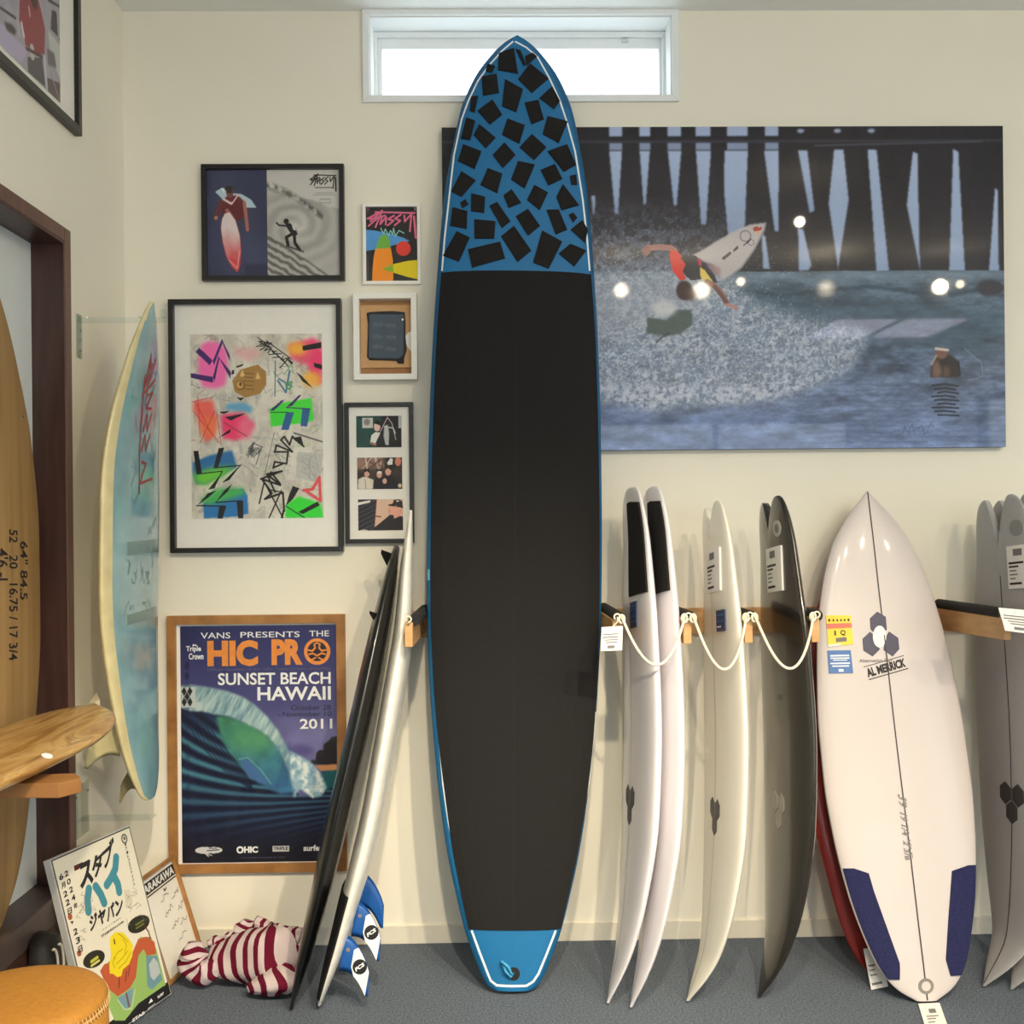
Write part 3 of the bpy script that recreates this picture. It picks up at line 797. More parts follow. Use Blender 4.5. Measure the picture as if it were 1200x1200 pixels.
# ------------------------------------------------------------------ boards standing sideways in the rack, nose down, deck towards -X
def side_board(label, nose_px, top, rocker_nose, outline, thick, m, yaw=0.0, notch=0.0, notch_len=.3, nf=None, name='surfboard', group=None, rock=None):
    N = onZ(nose_px[0], nose_px[1], 0.006)
    nose_axis = Vector((N.x + rocker_nose, N.y, N.z))
    y = (nose_axis - Vector(top)).normalized()
    zv = Vector((-1, 0, 0)); zv = (zv - y * zv.dot(y)).normalized(); x = y.cross(zv).normalized(); zv = x.cross(y)
    Rm = Matrix.Rotation(yaw, 3, y); x = Rm @ x; zv = Rm @ zv
    L = (nose_axis - Vector(top)).length
    M = frame_M(Vector(top), x, y, zv)
    # base of the thing at its nose on the floor is found from the mesh; the frame sits at the tail
    rr = rock or [(0, .015), (.12, .0), (.45, -.008), (.65, .002), (.8, .026), (.9, .055), (1, rocker_nose)]
    bd = Board(L, outline, rr, thick, M, notch, notch_len)
    t = thing(name, label, 'surfboard', M, group)
    bd.body('board_body', m, t, ns=80, nq=16)
    return bd, t
OUT_HYB = [(0, .045), (.006, .085), (.02, .118), (.06, .15), (.15, .182), (.3, .215), (.47, .232), (.65, .215), (.8, .155), (.9, .092), (.96, .045), (1, .003)]
OUT_FISH = [(0, .084), (.006, .104), (.02, .124), (.06, .148), (.15, .175), (.3, .218), (.47, .236), (.65, .222), (.8, .17), (.9, .105), (.96, .055), (1, .003)]
TH1 = [(0, .02), (.06, .034), (.3, .056), (.6, .06), (.85, .04), (1, .008)]
M_LAV = mat('white_gloss_board', rgb(240, 236, 240), 0.3, var=0.01, coat=.3)
M_IVORY = mat('ivory_gloss_board', rgb(240, 236, 222), 0.32, var=0.01, coat=.3)
M_BLK = mat('black_gloss_board', rgb(44, 40, 36), 0.25, var=0.08, coat=.4)
M_GREYB = mat('pale_grey_board', rgb(172, 171, 172), 0.5, var=0.02)
def hexlogo(bd, par, u, v, r, m, k=1.0):
    """three small hexagons, point up along the board"""
    for (du, dv) in ((0, 0), (-1.55 * r, -.95 * r), (-1.55 * r, .95 * r)):
        bd.fan([(u + du + r * math.cos(a), v + dv + r * .95 * math.sin(a)) for a in np.arange(6) * math.pi / 3], .0012).build('logo_hexagon', m, par)
def stringer(bd, par, m, wd=.003, u0=.01):
    v, f = ribbon([(0.0, u) for u in np.linspace(u0, bd.L - .01, 50)], wd)
    bd.flat(v, f, lambda a, c: (c, a), .0010).build('stringer', m, par, fix=False)
M_STRG = mat('grey_stringer', rgb(150, 145, 148), .5)
for i, (npx, tx, lab) in enumerate((((712, 1175), .458, 'white board with black tail pad, first in the rack beside the longboard'), ((739, 1180), .524, 'white board with black tail pad, second in the rack, behind its twin'))):
    bd, t = side_board(lab, npx, (tx, -.225, 1.552), .105, OUT_HYB, TH1, M_LAV, yaw=R_(-4.5), group='white boards with black tail pads')
    sgn = -1
    f1 = lambda u: sgn * .004
    f2 = lambda u: sgn * float(bd.hw(u / bd.L)) * .93
    P = []
    for k in range(22):
        u = .05 + (.35 - .05) * k / 21; a = .012 + .0 * u; b_ = float(bd.hw(u / bd.L)) * .93
        if k == 0: b_ = a + (b_ - a) * .35
        P.append([(u, sgn * (a + (b_ - a) * j / 8)) for j in range(9)])
    bd.grid(P, .006).build('tail_pad', M_PADB, t)
    stringer(bd, t, M_STRG)
    if i == 0:
        label_uv(bd, .37, .45, -.02, -.10, t, M_NAVY, [(.1, .15, .9, .2, M_LBLUE), (.1, .3, .8, .34, M_LBLUE), (.1, .55, .9, .6, M_LBLUE), (.1, .75, .8, .8, M_LBLUE)])
    hexlogo(bd, t, 1.02, 0, .034, mat('dark_logo', rgb(70, 66, 70), .5))

bd, t = side_board('ivory fish board with swallow tail up, third in the rack', (806, 1173), (.717, -.255, 1.50), .125, OUT_FISH, [(0, .022), (.06, .04), (.3, .056), (.6, .058), (.85, .042), (1, .01)], M_IVORY, yaw=R_(-2.2), notch=.10, notch_len=.35)
stringer(bd, t, M_STRG, u0=.10); hexlogo(bd, t, 1.0, 0, .032, MATS['dark_logo'])
label_uv(bd, .15, .285, .03, -.11, t, M_TAG, LINES, 'price_tag', off=.006)
label_uv(bd, .345, .41, -.06, -.14, t, M_NAVY, [(.1, .2, .9, .27, M_LBLUE), (.1, .5, .9, .57, M_LBLUE), (.1, .75, .6, .82, M_WHITEP)])
bd, t = side_board('black fish board with swallow tail up, beside the white shortboard', (889, 1168), (.907, -.258, 1.515), .115, OUT_FISH, [(0, .026), (.06, .046), (.3, .06), (.6, .062), (.85, .045), (1, .01)], M_BLK, yaw=R_(-2.5), notch=.10, notch_len=.35)
hexlogo(bd, t, 1.0, 0, .032, mat('pale_logo', rgb(176, 170, 158), .5))
label_uv(bd, .16, .30, .02, -.11, t, M_TAG, LINES, 'price_tag', off=.006)
bd.fan(oval(.105, -.085, .026, .026), .003).build('round_sticker', mat('pale_sticker', rgb(176, 176, 168), .5), t)
bd.fan(oval(.105, -.085, .015, .015), .0036).build('sticker_mark', M_GREYINK, t)
label_uv(bd, .62, .635, -.02, -.045, t, M_GREYINK, [], 'small_sticker', .002)
TH3 = [(0, .02), (.06, .036), (.3, .052), (.6, .056), (.85, .04), (1, .01)]
for i, lab in enumerate(('pale grey fish board with price tag, first of the stack beyond the padded arm', 'pale grey fish board second in the stack beyond the padded arm', 'pale grey fish board third in the stack beyond the padded arm')):
    npx = ((1151, 1154), (1183, 1157), (1214, 1160))[i]
    N = onZ(*npx, 0)
    bd, t = side_board(lab, npx, (1.655 + .05 * i, -.235, 1.515), 1.655 + .072 * i - N.x, OUT_FISH, TH3, M_GREYB, yaw=R_(-5), notch=.17, notch_len=.45, group='pale grey fish boards')
    if i == 0:
        stringer(bd, t, M_STR, .004, .18); hexlogo(bd, t, 1.0, 0, .036, mat('charcoal_logo', rgb(62, 60, 60), .5))
        label_uv(bd, .165, .30, -.05, -.16, t, M_TAG, LINES, 'price_tag', off=.006)
        bd.fan(oval(.11, -.10, .026, .03), .003).build('round_sticker', mat('mid_grey_print', rgb(140, 140, 140), .5), t)

# ------------------------------------------------------------------ boards leaning at the left of the longboard
def lean_board(label, tail, nose, nhint, outline, rock, thick, m, fn=None, notch=0.0, yaw=0.0):
    x, y, z = axes(tail, nose, nhint, yaw); L = (Vector(nose) - Vector(tail)).length; M = frame_M(tail, x, y, z)
    bd = Board(L, outline, rock, thick, M, notch, .3); t = thing('surfboard', label, 'surfboard', M)
    bd.body('board_body', m, t, ns=80, nq=16, fn=fn); return bd, t
tail = onZ(376, 1171, 0.01); nose = onY(481.5, 598, -0.17)
LBW, t = lean_board('white shortboard with blue and white fins, leaning on the rack arm', tail, nose, (-1, 0, 0), [(0, .07), (.02, .095), (.1, .15), (.25, .2), (.5, .235), (.7, .205), (.85, .135), (.95, .06), (1, .003)],
                    [(0, .0), (.15, -.028), (.4, -.055), (.7, -.05), (.88, -.02), (1, .0)], [(0, .014), (.1, .044), (.35, .068), (.6, .068), (.85, .046), (1, .01)], mat('white_board_gloss', rgb(240, 238, 228), .3, coat=.3), yaw=R_(3.8))
LBW.strip(.02, .34, lambda u: -float(LBW.hw(u / LBW.L)) * .985, lambda u: float(LBW.hw(u / LBW.L)) * .985, .006, 20, 12).build('tail_pad', M_PADB, t)
M_FINB = mat('blue_fin', rgb(24, 84, 158), .35, var=.05); M_FINW = mat('white_fin_print', rgb(240, 240, 236), .4); M_FINK = mat('black_fin_print', rgb(22, 22, 24), .4)
sg = 1 if (LBW.M @ Vector((1, 0, 0))).y < (LBW.M @ Vector((0, 0, 0))).y else -1     # sign of x towards the room
def put_fin(bd, par, u, v, deco, h=.115, base=.115, rake=.07, cant=0.0):
    mb = fin_mesh(h, base, rake); p = bd.bottom(u, v)
    Mf = Matrix.Translation(p) @ Matrix(((-1,0,0,0),(0,1,0,0),(0,0,-1,0),(0,0,0,1))) @ Matrix.Rotation(cant, 4, 'Y')
    fo = mb.build('fin', M_FINB, par, smooth=True, M=Mf)
    if deco:
        L1, L2, hh, n = mb.edges
        sx = 1 if (bd.M.to_3x3() @ Mf.to_3x3() @ Vector((1, 0, 0))).y < 0 else -1
        X = sx * .0062
        def E(a): i = a * n; k0 = min(int(i), n - 1); q = i - k0; return L1[k0] * (1-q) + L1[k0+1] * q, L2[k0] * (1-q) + L2[k0+1] * q
        vs = []; fs = []; N = 14
        for i in range(N + 1):
            a = .34 + .56 * i / N; le, te = E(a); w0 = te + (le - te) * .02; w1 = te + (le - te) * .98
            if i < 3: mid = (w0 + w1) / 2; w0 = mid + (w0 - mid) * (.55 + .15 * i); w1 = mid + (w1 - mid) * (.55 + .15 * i)
            vs += [(X, w0, a * hh), (X, w1, a * hh)]
        fs = [(2*i, 2*i+1, 2*i+3, 2*i+2) for i in range(N)]
        MB().add(vs, fs).build('fin_print', M_FINW, fo, fix=False)
        le, te = E(.58); cy = (le + te) / 2; rr = .0215
        MB().add([(X * 1.12, cy + rr * math.cos(a), .6 * hh + rr * math.sin(a)) for a in np.linspace(0, 2*math.pi, 20, endpoint=False)], [tuple(range(20))]).build('fin_dot', M_FINK, fo, fix=False)
        v_, f_ = text2d('FCS', .04); ang = math.pi / 2
        MB().add([(X * 1.2, cy + (b_ - .5) * .010 + (a - .5) * .02, .6 * hh + (a - .5) * .022 - (b_ - .5) * .005) for a, b_ in v_], f_).build('fin_lettering', M_FINW, fo, fix=False)
        MB().add([(X, .012 + .006 * math.cos(a), .16 * hh + .006 * math.sin(a)) for a in np.linspace(0, 2*math.pi, 12, endpoint=False)], [tuple(range(12))]).build('fin_screw', M_GREYINK, fo, fix=False)
    return fo
for (u, v, dc) in ((.165, sg * .10, True), (.255, sg * .055, True), (.30, -sg * .17, False)):
    put_fin(LBW, t, u, v, dc, .098, .105, .085)

tail = onZ(341, 1183, 0.008); top = onY(465, 643, -.17)
BK, t2 = lean_board('black glossy board leaning tail up beside the wave poster, small fins near its top', tail, top, (1, 0, 0), [(0, .003), (.04, .05), (.1, .1), (.25, .185), (.5, .235), (.75, .205), (.92, .15), (.98, .11), (1, .06)],
                    [(0, .0), (.1, .004), (.3, .010), (.6, .010), (.85, .004), (1, 0)], [(0, .01), (.15, .046), (.4, .066), (.65, .066), (.9, .045), (1, .02)], mat('black_resin', rgb(15, 16, 16), .28, var=.1, coat=.25), yaw=R_(6))
M_BFIN = mat('black_fin', rgb(12, 12, 13), .7, spec=.1)
sgb = 1 if (BK.M.to_3x3() @ Vector((1, 0, 0))).y < 0 else -1
for (u, v, h) in ((BK.L - .045, sgb * .03, .034), (BK.L - .25, sgb * .15, .018)):
    p = BK.bottom(u, v); k = h / .034
    mb = MB().add([(-.003, .036 * k, -.006), (-.003, -.02 * k, -.006), (-.002, -.026 * k, .034 * k), (-.002, -.012 * k, .032 * k), (.003, .036 * k, -.006), (.003, -.02 * k, -.006), (.002, -.026 * k, .034 * k), (.002, -.012 * k, .032 * k)],
                  [(0,1,2,3),(7,6,5,4),(0,4,5,1),(1,5,6,2),(2,6,7,3),(3,7,4,0)])
    mb.build('fin', M_BFIN, t2, bevel=.0008, M=Matrix.Translation(p) @ Matrix(((1,0,0,0),(0,-1,0,0),(0,0,-1,0),(0,0,0,1))))

# ------------------------------------------------------------------ old blue board hung on the left wall
bt = onX(158, 946, -1.075); tp = onX(176, 357, -1.055)
cy = -.395
tail = Vector((-1.066, cy + .02, bt.z)); nose = Vector((-1.036, cy - .01, tp.z))
x, y, z = axes(tail, nose, (1, 0, 0)); L = (nose - tail).length; M = frame_M(tail, x, y, z)
OB = Board(L, [(0, .035), (.008, .06), (.03, .09), (.1, .14), (.25, .2), (.45, .242), (.6, .24), (.75, .205), (.88, .13), (.95, .07), (.985, .03), (1, .004)],
           [(0, .0), (.15, -.035), (.4, -.06), (.65, -.058), (.85, -.03), (1, 0)], [(0, .02), (.1, .05), (.35, .068), (.6, .066), (.85, .045), (1, .014)], M)
t = thing('surfboard', 'old pale blue surfboard with cream rails and red hand lettering, hung in the corner', 'surfboard', M)
M_AGED = mat('aged_cream_rail', rgb(232, 220, 170), .3, var=.1, scale=18, coat=.4, col2=rgb(214, 200, 150))
M_AQUA = mat('faded_blue_deck', rgb(150, 190, 196), .2, scale=7, coat=.6, col2=rgb(120, 164, 176))
OB.body('board_body', [M_AQUA, M_AGED], t, ns=90, nq=22, fn=lambda a, u, z_: 0 if (abs(a) < float(OB.hw(u / L)) * .86 - .004 and z_ > float(OB.rk(u / L))) else 1)
M_SCR = mat('red_brush_ink', rgb(166, 56, 60), .4)
mb = MB()
for st in SCRIPT:
    pts = []
    for i in range(len(st) - 1):
        for k in range(3): pts.append(tuple(np.array(st[i]) + (np.array(st[i+1]) - np.array(st[i])) * k / 3))
    pts.append(st[-1])
    v, f = ribbon([(1.36 - .44 * a, .03 - .14 * (c - .3)) for a, c in pts], .008)
    sgo = 1 if (M.to_3x3() @ Vector((1, 0, 0))).y > 0 else -1
    OB.flat(v, f, lambda a, c: (a, sgo * (-c + .02)), .0015, mb=mb)
mb.build('hand_lettering', M_SCR, t, fix=False)
for (ua, ub) in ((.75, .79), (.545, .575)):
    OB.strip(ua, ub, lambda u: -.12, lambda u: .16, .001, 2, 8).build('grey_band', mat('grey_print_band', rgb(120, 150, 148), .3), t)
rs = random.Random(4)
mb = MB()
for k in range(26):
    u = rs.uniform(.55, 1.3); v0 = rs.uniform(-.12, .15); pts = [(u, v0)]
    for j in range(5): pts.append((pts[-1][0] + rs.uniform(-.03, .03), pts[-1][1] + rs.uniform(-.025, .025)))
    vv, ff = ribbon(pts, .0025); OB.flat(vv, ff, lambda a, c: (a, c), .0012, mb=mb)
o = mb.build('pencil_scribbles', mat('grey_scribble', rgb(96, 130, 138), .4), t, fix=False); o['kind'] = 'stuff'
M_CFIN = mat('cream_fin', rgb(222, 212, 160), .3, coat=.3); M_DFIN = mat('dark_amber_fin', rgb(140, 130, 96), .3)
for (u, v, mm, h, bs) in ((.20, -sgo * .10, M_CFIN, .105, .10), (.07, -sgo * .03, M_DFIN, .055, .08)):
    mb = fin_mesh(h, bs, .06, .009); p = OB.bottom(u, v)
    mb.build('fin', mm, t, smooth=True, M=Matrix.Translation(p) @ Matrix(((-1,0,0,0),(0,1,0,0),(0,0,-1,0),(0,0,0,1))))
# clear wall hooks that carry it
a0 = onX(92, 376, WL); a1z = a0.z
hk = thing('wall_hook', 'clear acrylic hook arm on the corner wall holding the old blue board by its nose', 'hook', Matrix.Translation((WL, a0.y, a1z)))
MB().box(0, .004, -.02, .02, -.115, .02).build('back_plate', M_CLEAR, hk, bevel=.001)
MB().box(.004, .27, -.022, -.002, -.008, .006).box(.255, .27, -.022, -.002, .006, .03).build('arm', M_CLEAR, hk, bevel=.001)
for zz_ in (-.03, -.06, -.09): MB().lathe([(.004, 0), (.004, .004)], 10).build('screw', M_STEEL, hk, M=Matrix.Translation((.004, 0, zz_)) @ Matrix.Rotation(math.pi/2, 4, 'Y'))
for xx in (.03, .19): MB().lathe([(.003, 0), (.003, .003)], 10).build('screw', M_STEEL, hk, M=Matrix.Translation((xx, -.012, .006)))
p = onX(140, 952, -1.12)
hk2 = thing('wall_hook', 'clear acrylic cradle on the corner wall under the tail of the old blue board', 'hook', Matrix.Translation((WL, -.42, p.z - .03)))
MB().box(0, .004, -.06, .06, -.06, .10).build('back_plate', M_CLEAR, hk2, bevel=.001)
MB().box(.004, .22, -.03, .03, -.006, -.002).build('arm', M_CLEAR, hk2, bevel=.001)
for yy in (-.045, .045): MB().lathe([(.004, 0), (.004, .004)], 10).build('screw', M_STEEL, hk2, M=Matrix.Translation((.004, yy, .07)) @ Matrix.Rotation(math.pi/2, 4, 'Y'))

# ------------------------------------------------------------------ balsa board standing in the dark wood opening
XB = WL - .042
bz = oz0 + .004; tz = 2.10; cyb = -.862
tail = Vector((XB, cyb, bz)); nose = Vector((XB - .0, cyb, tz))
x, y, z = axes(tail, nose, (1, 0, 0)); L = (nose - tail).length; M = frame_M(tail, x, y, z)
VB = Board(L, [(0, .03), (.02, .07), (.06, .13), (.14, .19), (.25, .235), (.45, .285), (.6, .283), (.75, .24), (.88, .15), (.95, .085), (.985, .04), (1, .006)], [(0, 0), (.3, -.004), (.7, -.004), (1, 0)], [(0, .02), (.2, .042), (.5, .05), (.8, .04), (1, .012)], M)
t = thing('surfboard', 'bare balsa surfboard with pencilled notes, standing in the dark wood opening', 'surfboard', M)
M_BALSA = mat('balsa_wood', rgb(176, 142, 92), .6, scale=22, col2=rgb(150, 116, 70), stretch=(1, .06, 1), bump=.1)
VB.body('board_body', M_BALSA, t, ns=80, nq=16)
def pen(body, px0, px1, hgt):
    """note reading down the board between two photo pixels"""
    a, b_ = VB.uv(*px0), VB.uv(*px1)
    v, f = text2d(body, .012, .1)
    VB.flat(v, f, lambda q, r: (a[0] + (b_[0] - a[0]) * q, a[1] + (b_[1] - a[1]) * q + (1 - r) * hgt * -1 + 0), .0015).build('pencil_note', M_INK, t, fix=False)
sgv = 1 if VB.uv(30, 700)[1] > VB.uv(10, 700)[1] else -1
pen('64" 84.5', (32, 634), (32, 702), sgv * .05); pen('52   20   16.75 / 17 3/4', (20, 620), (20, 772), sgv * .05); pen("4'6 -I", (9, 642), (9, 680), sgv * .06)
MB().lathe([(.004, 0), (.004, .004), (.001, .005)], 10).build('screw', M_STEEL, t, M=Matrix.Translation(VB.deck(1.345, sgv * .16)))

# ------------------------------------------------------------------ marbled board lying on a wooden bracket, front left
nz = .95
nose = onZ(110, 829, nz); tail = Vector((nose.x - .045, nose.y - 1.15, nz + .0))
x, y, z = axes(tail, nose, (0, 0, 1)); L = (nose - tail).length; M = frame_M(tail, x, y, z)
MBd = Board(L, [(0, .07), (.1, .115), (.3, .145), (.5, .155), (.65, .155), (.78, .144), (.87, .122), (.93, .09), (.965, .06), (.99, .028), (1, .01)], [(0, 0), (.3, -.02), (.7, -.02), (1, .0)], [(0, .02), (.3, .055), (.7, .055), (.9, .045), (1, .02)], M)
t = thing('surfboard', 'short marbled brown and cream board lying flat on a wooden wall bracket', 'surfboard', M)
m = bpy.data.materials.new('marbled_resin'); m.use_nodes = True; nt = m.node_tree; bs = nt.nodes['Principled BSDF']
tc = nt.nodes.new('ShaderNodeTexCoord'); mp = nt.nodes.new('ShaderNodeMapping'); mp.inputs['Scale'].default_value = (12, 1.3, 8)
n1 = nt.nodes.new('ShaderNodeTexNoise'); n1.inputs['Scale'].default_value = 1.6; n1.inputs['Detail'].default_value = 6; n1.inputs['Distortion'].default_value = 1.6
cr = nt.nodes.new('ShaderNodeValToRGB'); els = cr.color_ramp.elements
els[0].position = .28; els[0].color = (*rgb(92, 62, 30), 1); els[1].position = .74; els[1].color = (*rgb(236, 224, 190), 1)
for p_, c_ in ((.4, rgb(160, 116, 58)), (.52, rgb(196, 160, 100)), (.6, rgb(150, 108, 54)), (.66, rgb(220, 200, 150))):
    e = els.new(p_); e.color = (*c_, 1)
nt.links.new(tc.outputs['Object'], mp.inputs[0]); nt.links.new(mp.outputs[0], n1.inputs['Vector']); nt.links.new(n1.outputs[0], cr.inputs[0]); nt.links.new(cr.outputs[0], bs.inputs['Base Color'])
bs.inputs['Roughness'].default_value = .3; bs.inputs['Coat Weight'].default_value = .3
MBd.body('board_body', m, t, ns=70, nq=16)
q = MBd.uv(55, 884)
MBd.fan([(q[0] + .014 * math.cos(a), q[1] + .011 * math.sin(a)) for a in np.linspace(0, 2*math.pi, 14, endpoint=False)], .0015).build('round_sticker', M_WHITEP, t)
MBd.quad([MBd.uv(104, 826), MBd.uv(113, 813), MBd.uv(117, 822), MBd.uv(117, 829)], .004, 2).build('nose_guard', mat('clear_cream', rgb(226, 214, 184), .3), t)
be = onZ(66, 924, nz - .055)
br = thing('wall_bracket', 'wooden bracket arm on the dark wood opening carrying the marbled board', 'bracket', Matrix.Translation((WL + .05, be.y + .05, nz - .085)))
ln = be.x - (WL + .05) + .02
M_BRK = mat('bracket_wood', rgb(166, 116, 66), .5, scale=12, col2=rgb(140, 94, 50), stretch=(.3, 1, 1))
MB().prism([(0, 0), (ln - .03, -.015), (ln, .03), (ln - .03, .075), (0, .06)], 0, .032).build('arm', M_BRK, br, bevel=.002)
MB().box(-.05, 0, -.02, .08, -.12, .06).build('mounting_block', M_DARKW, br, bevel=.003)

# ------------------------------------------------------------------ wall rack: rail, padded arms, cords
zr0, zr1 = onY(780, 743, 0).z, onY(780, 712.5, 0).z
rk = thing('wall_rack', 'pine rail along the wall with black padded arms keeping the boards apart', 'rack', Matrix.Translation((0, 0, 0)))
MB().box(-.32, 2.5, -.022, 0, zr0, zr1).build('rail', M_PINE, rk, bevel=.002)
ARMS = [-.257, .362, .574, .757, .957, 1.535]
ends = []
for i, X in enumerate(ARMS):
    a = MB(); yn, zn = -.50, zr1 + .007
    zb0 = zr0 + .03
    a.add([(X - .012, -.022, zb0 - .02), (X + .012, -.022, zb0 - .02), (X + .012, yn, zn - .072), (X - .012, yn, zn - .072),
           (X - .012, -.022, zb0 + .06), (X + .012, -.022, zb0 + .06), (X + .012, yn, zn), (X - .012, yn, zn)],
          [(0,1,2,3),(7,6,5,4),(0,4,5,1),(1,5,6,2),(2,6,7,3),(3,7,4,0)])
    arm = a.build('arm', M_PINE, rk, bevel=.003)
    p0 = Vector((X, -.03, zb0 + .058)); p1 = Vector((X, yn + .022, zn - .002)); off = (.012 if X > 0 else .016)
    MB().tube([p0 + (p1 - p0) * k / 6 + Vector((off if i not in (5,) else 0, 0, .008)) for k in range(7)], .018, 14).build('foam_sleeve', M_FOAMB, arm, smooth=False)
    h = MB().tube([(X, yn + .004, zn - .01), (X, yn - .012, zn + .002)] + [(X + .009 * math.sin(q), yn - .014, zn + .012 - .009 * math.cos(q)) for q in np.linspace(.2, 5.6, 12)], .0028, 6)
    h.build('hook', M_CORD, arm, smooth=True)
    ends.append(Vector((X, yn - .016, zn + .012)))
def cord(p, q, sag, lab):
    pts = [p + (q - p) * k / 24 + Vector((0, -.062 * math.sin(math.pi * k / 24) ** .6, -sag * (1 - (2 * k / 24 - 1) ** 2))) for k in range(25)]
    o = MB().tube(pts, .0042, 8).build('stretch_cord', M_CORD, None, smooth=True)
    tag(o, lab, 'cord', 'cream cords across the rack bays'); 
    for e in (pts[0], pts[-1]):
        MB().tube([e + Vector((.008 * math.cos(a), -.002, -.006 + .012 * math.sin(a))) for a in np.linspace(0, 2 * math.pi, 14)], .0038, 6).build('end_loop', M_CORD, o, smooth=True)
so_ = Vector((.013, 0, 0))
cord(ends[1] + so_, ends[2] - so_, .135, 'cream cord sagging across the two white boards with black pads')
cord(ends[2] + so_, ends[3] - so_, .150, 'cream cord sagging across the ivory fish board')
cord(ends[3] + so_, ends[4] - so_, .150, 'cream cord sagging across the black fish board')
def hang_tag(e, q, lab, tilt):
    """paper card hung from an arm end; q: photo pixels TL TR BR BL"""
    yy = e.y - .02; P = [onY(a, b_, yy - (.01 if i > 1 else 0) * tilt) for i, (a, b_) in enumerate(q)]
    o = MB().add(list(P) + [p + Vector((0, .0015, 0)) for p in P], [(0,1,2,3),(7,6,5,4),(0,4,5,1),(1,5,6,2),(2,6,7,3),(3,7,4,0)]).build('price_card', M_TAG, None)
    tag(o, lab, 'tag'); mb = MB()
    for (s0, t0, s1, t1) in ((.08,.29,.8,.335), (.06,.41,.8,.46), (.16,.53,.8,.57), (.22,.63,.76,.675), (.3,.78,.64,.9)):
        mb.add([Vector(bil([tuple(p) for p in P], s, t)) + Vector((0, -.0008, 0)) for s, t in ((s0,t0),(s1,t0),(s1,t1),(s0,t1))], [(0,1,2,3)])
    mb.build('printed_line', M_GREYINK, o)
    MB().tube([e, e + Vector((0, -.012, -.012)), Vector(bil([tuple(p) for p in P], .4, .1)) + Vector((0, -.003, 0))], .0016, 6).build('tie', M_CORD, o)
hang_tag(ends[1], [(705, 735), (730, 733.5), (729, 762), (704, 763)], 'white price card hanging from the arm beside the longboard', 1)
hang_tag(ends[5], [(1170, 712), (1214, 716), (1216, 744), (1178, 739)], 'white price card hanging from the padded arm by the grey boards', 1)
# ================================================================== pictures and posters
class Pic:
    """a framed picture flat on a wall; drawing coordinates are those of an enlargement of the photograph"""
    def __init__(s, name, label, cat, rect, k, off, thick, base=None, group=None):
        # rect: outer edge in drawing coordinates; photo pixel = off + k * coordinate
        s.r = rect; x0, y0, x1, y1 = rect
        px = lambda a, c: (off[0] + k * a, off[1] + k * c)
        if base is None:
            c = onY(*px((x0 + x1) / 2, (y0 + y1) / 2), -thick)
            a = onY(*px(x0, (y0 + y1) / 2), -thick); b_ = onY(*px(x1, (y0 + y1) / 2), -thick); t = onY(*px((x0 + x1) / 2, y0), -thick); d = onY(*px((x0 + x1) / 2, y1), -thick)
            s.W = (b_ - a).length; s.H = (t - d).length
            M = frame_M((c.x, 0, c.z - s.H / 2), (1, 0, 0), (0, 0, 1), (0, -1, 0))
        else:
            M, s.W, s.H = base
        s.t = thing(name, label, cat, M, group); s.th = thick
    def x(s, a): return (np.asarray(a, float) - s.r[0]) / (s.r[2] - s.r[0]) * s.W - s.W / 2
    def y(s, c): return s.H - (np.asarray(c, float) - s.r[1]) / (s.r[3] - s.r[1]) * s.H
    def fn(s, z): return lambda X, Y: (s.x(X), s.y(Y), z)
    def frame(s, m, wpx, z0=0.0, name='frame'):
        wd = wpx / (s.r[2] - s.r[0]) * s.W
        s.wd = wd
        return MB().ring(-s.W / 2, 0, s.W / 2, s.H, wd, z0, s.th).build(name, m, s.t, bevel=.0012)
    def sheet(s, rect, z, m, name, t=.001):
        x0, y1, x1, y0 = s.x(rect[0]), s.y(rect[1]), s.x(rect[2]), s.y(rect[3])
        return MB().box(x0, x1, y0, y1, z - t, z).build(name, m, s.t)
    def glass(s, z):
        w_ = s.W / 2 - s.wd * .9
        return MB().box(-w_, w_, s.wd * .9, s.H - s.wd * .9, z - .001, z).build('pane', M_GLASS, s.t)
    def back(s, m=None, z=.004):
        w_ = s.W / 2 - s.wd * .5
        return MB().box(-w_, w_, s.wd * .5, s.H - s.wd * .5, 0.0005, z).build('backing_board', m or M_MATB, s.t)
    def text(s, mb, body, x0, y0, x1, y1, z, bold=.02, shear=0.0):
        v, f = text2d(body, bold, shear)
        if len(v): mb.add([(float(s.x(x0 + a * (x1 - x0))), float(s.y(y1 + b_ * (y0 - y1))), z) for a, b_ in v], f)
    def shape(s, mb, pts, z): mb.add([(float(s.x(a)), float(s.y(c)), z) for a, c in pts], [tuple(range(len(pts)))])
    def stroke(s, mb, pts, wd, z):
        v, f = ribbon(pts, wd); mb.add([(float(s.x(a)), float(s.y(c)), z) for a, c in v], f)

M_PW = mat('white_print_ink', rgb(236, 238, 240), .55, var=.01)
M_POR = mat('orange_print_ink', rgb(228, 142, 62), .55, var=.08, scale=60)
M_PNV = mat('navy_print_ink', rgb(34, 36, 78), .55)
M_PGL = attr_mat('glossy_photo_print', .45, coat=.75, spec=.2)

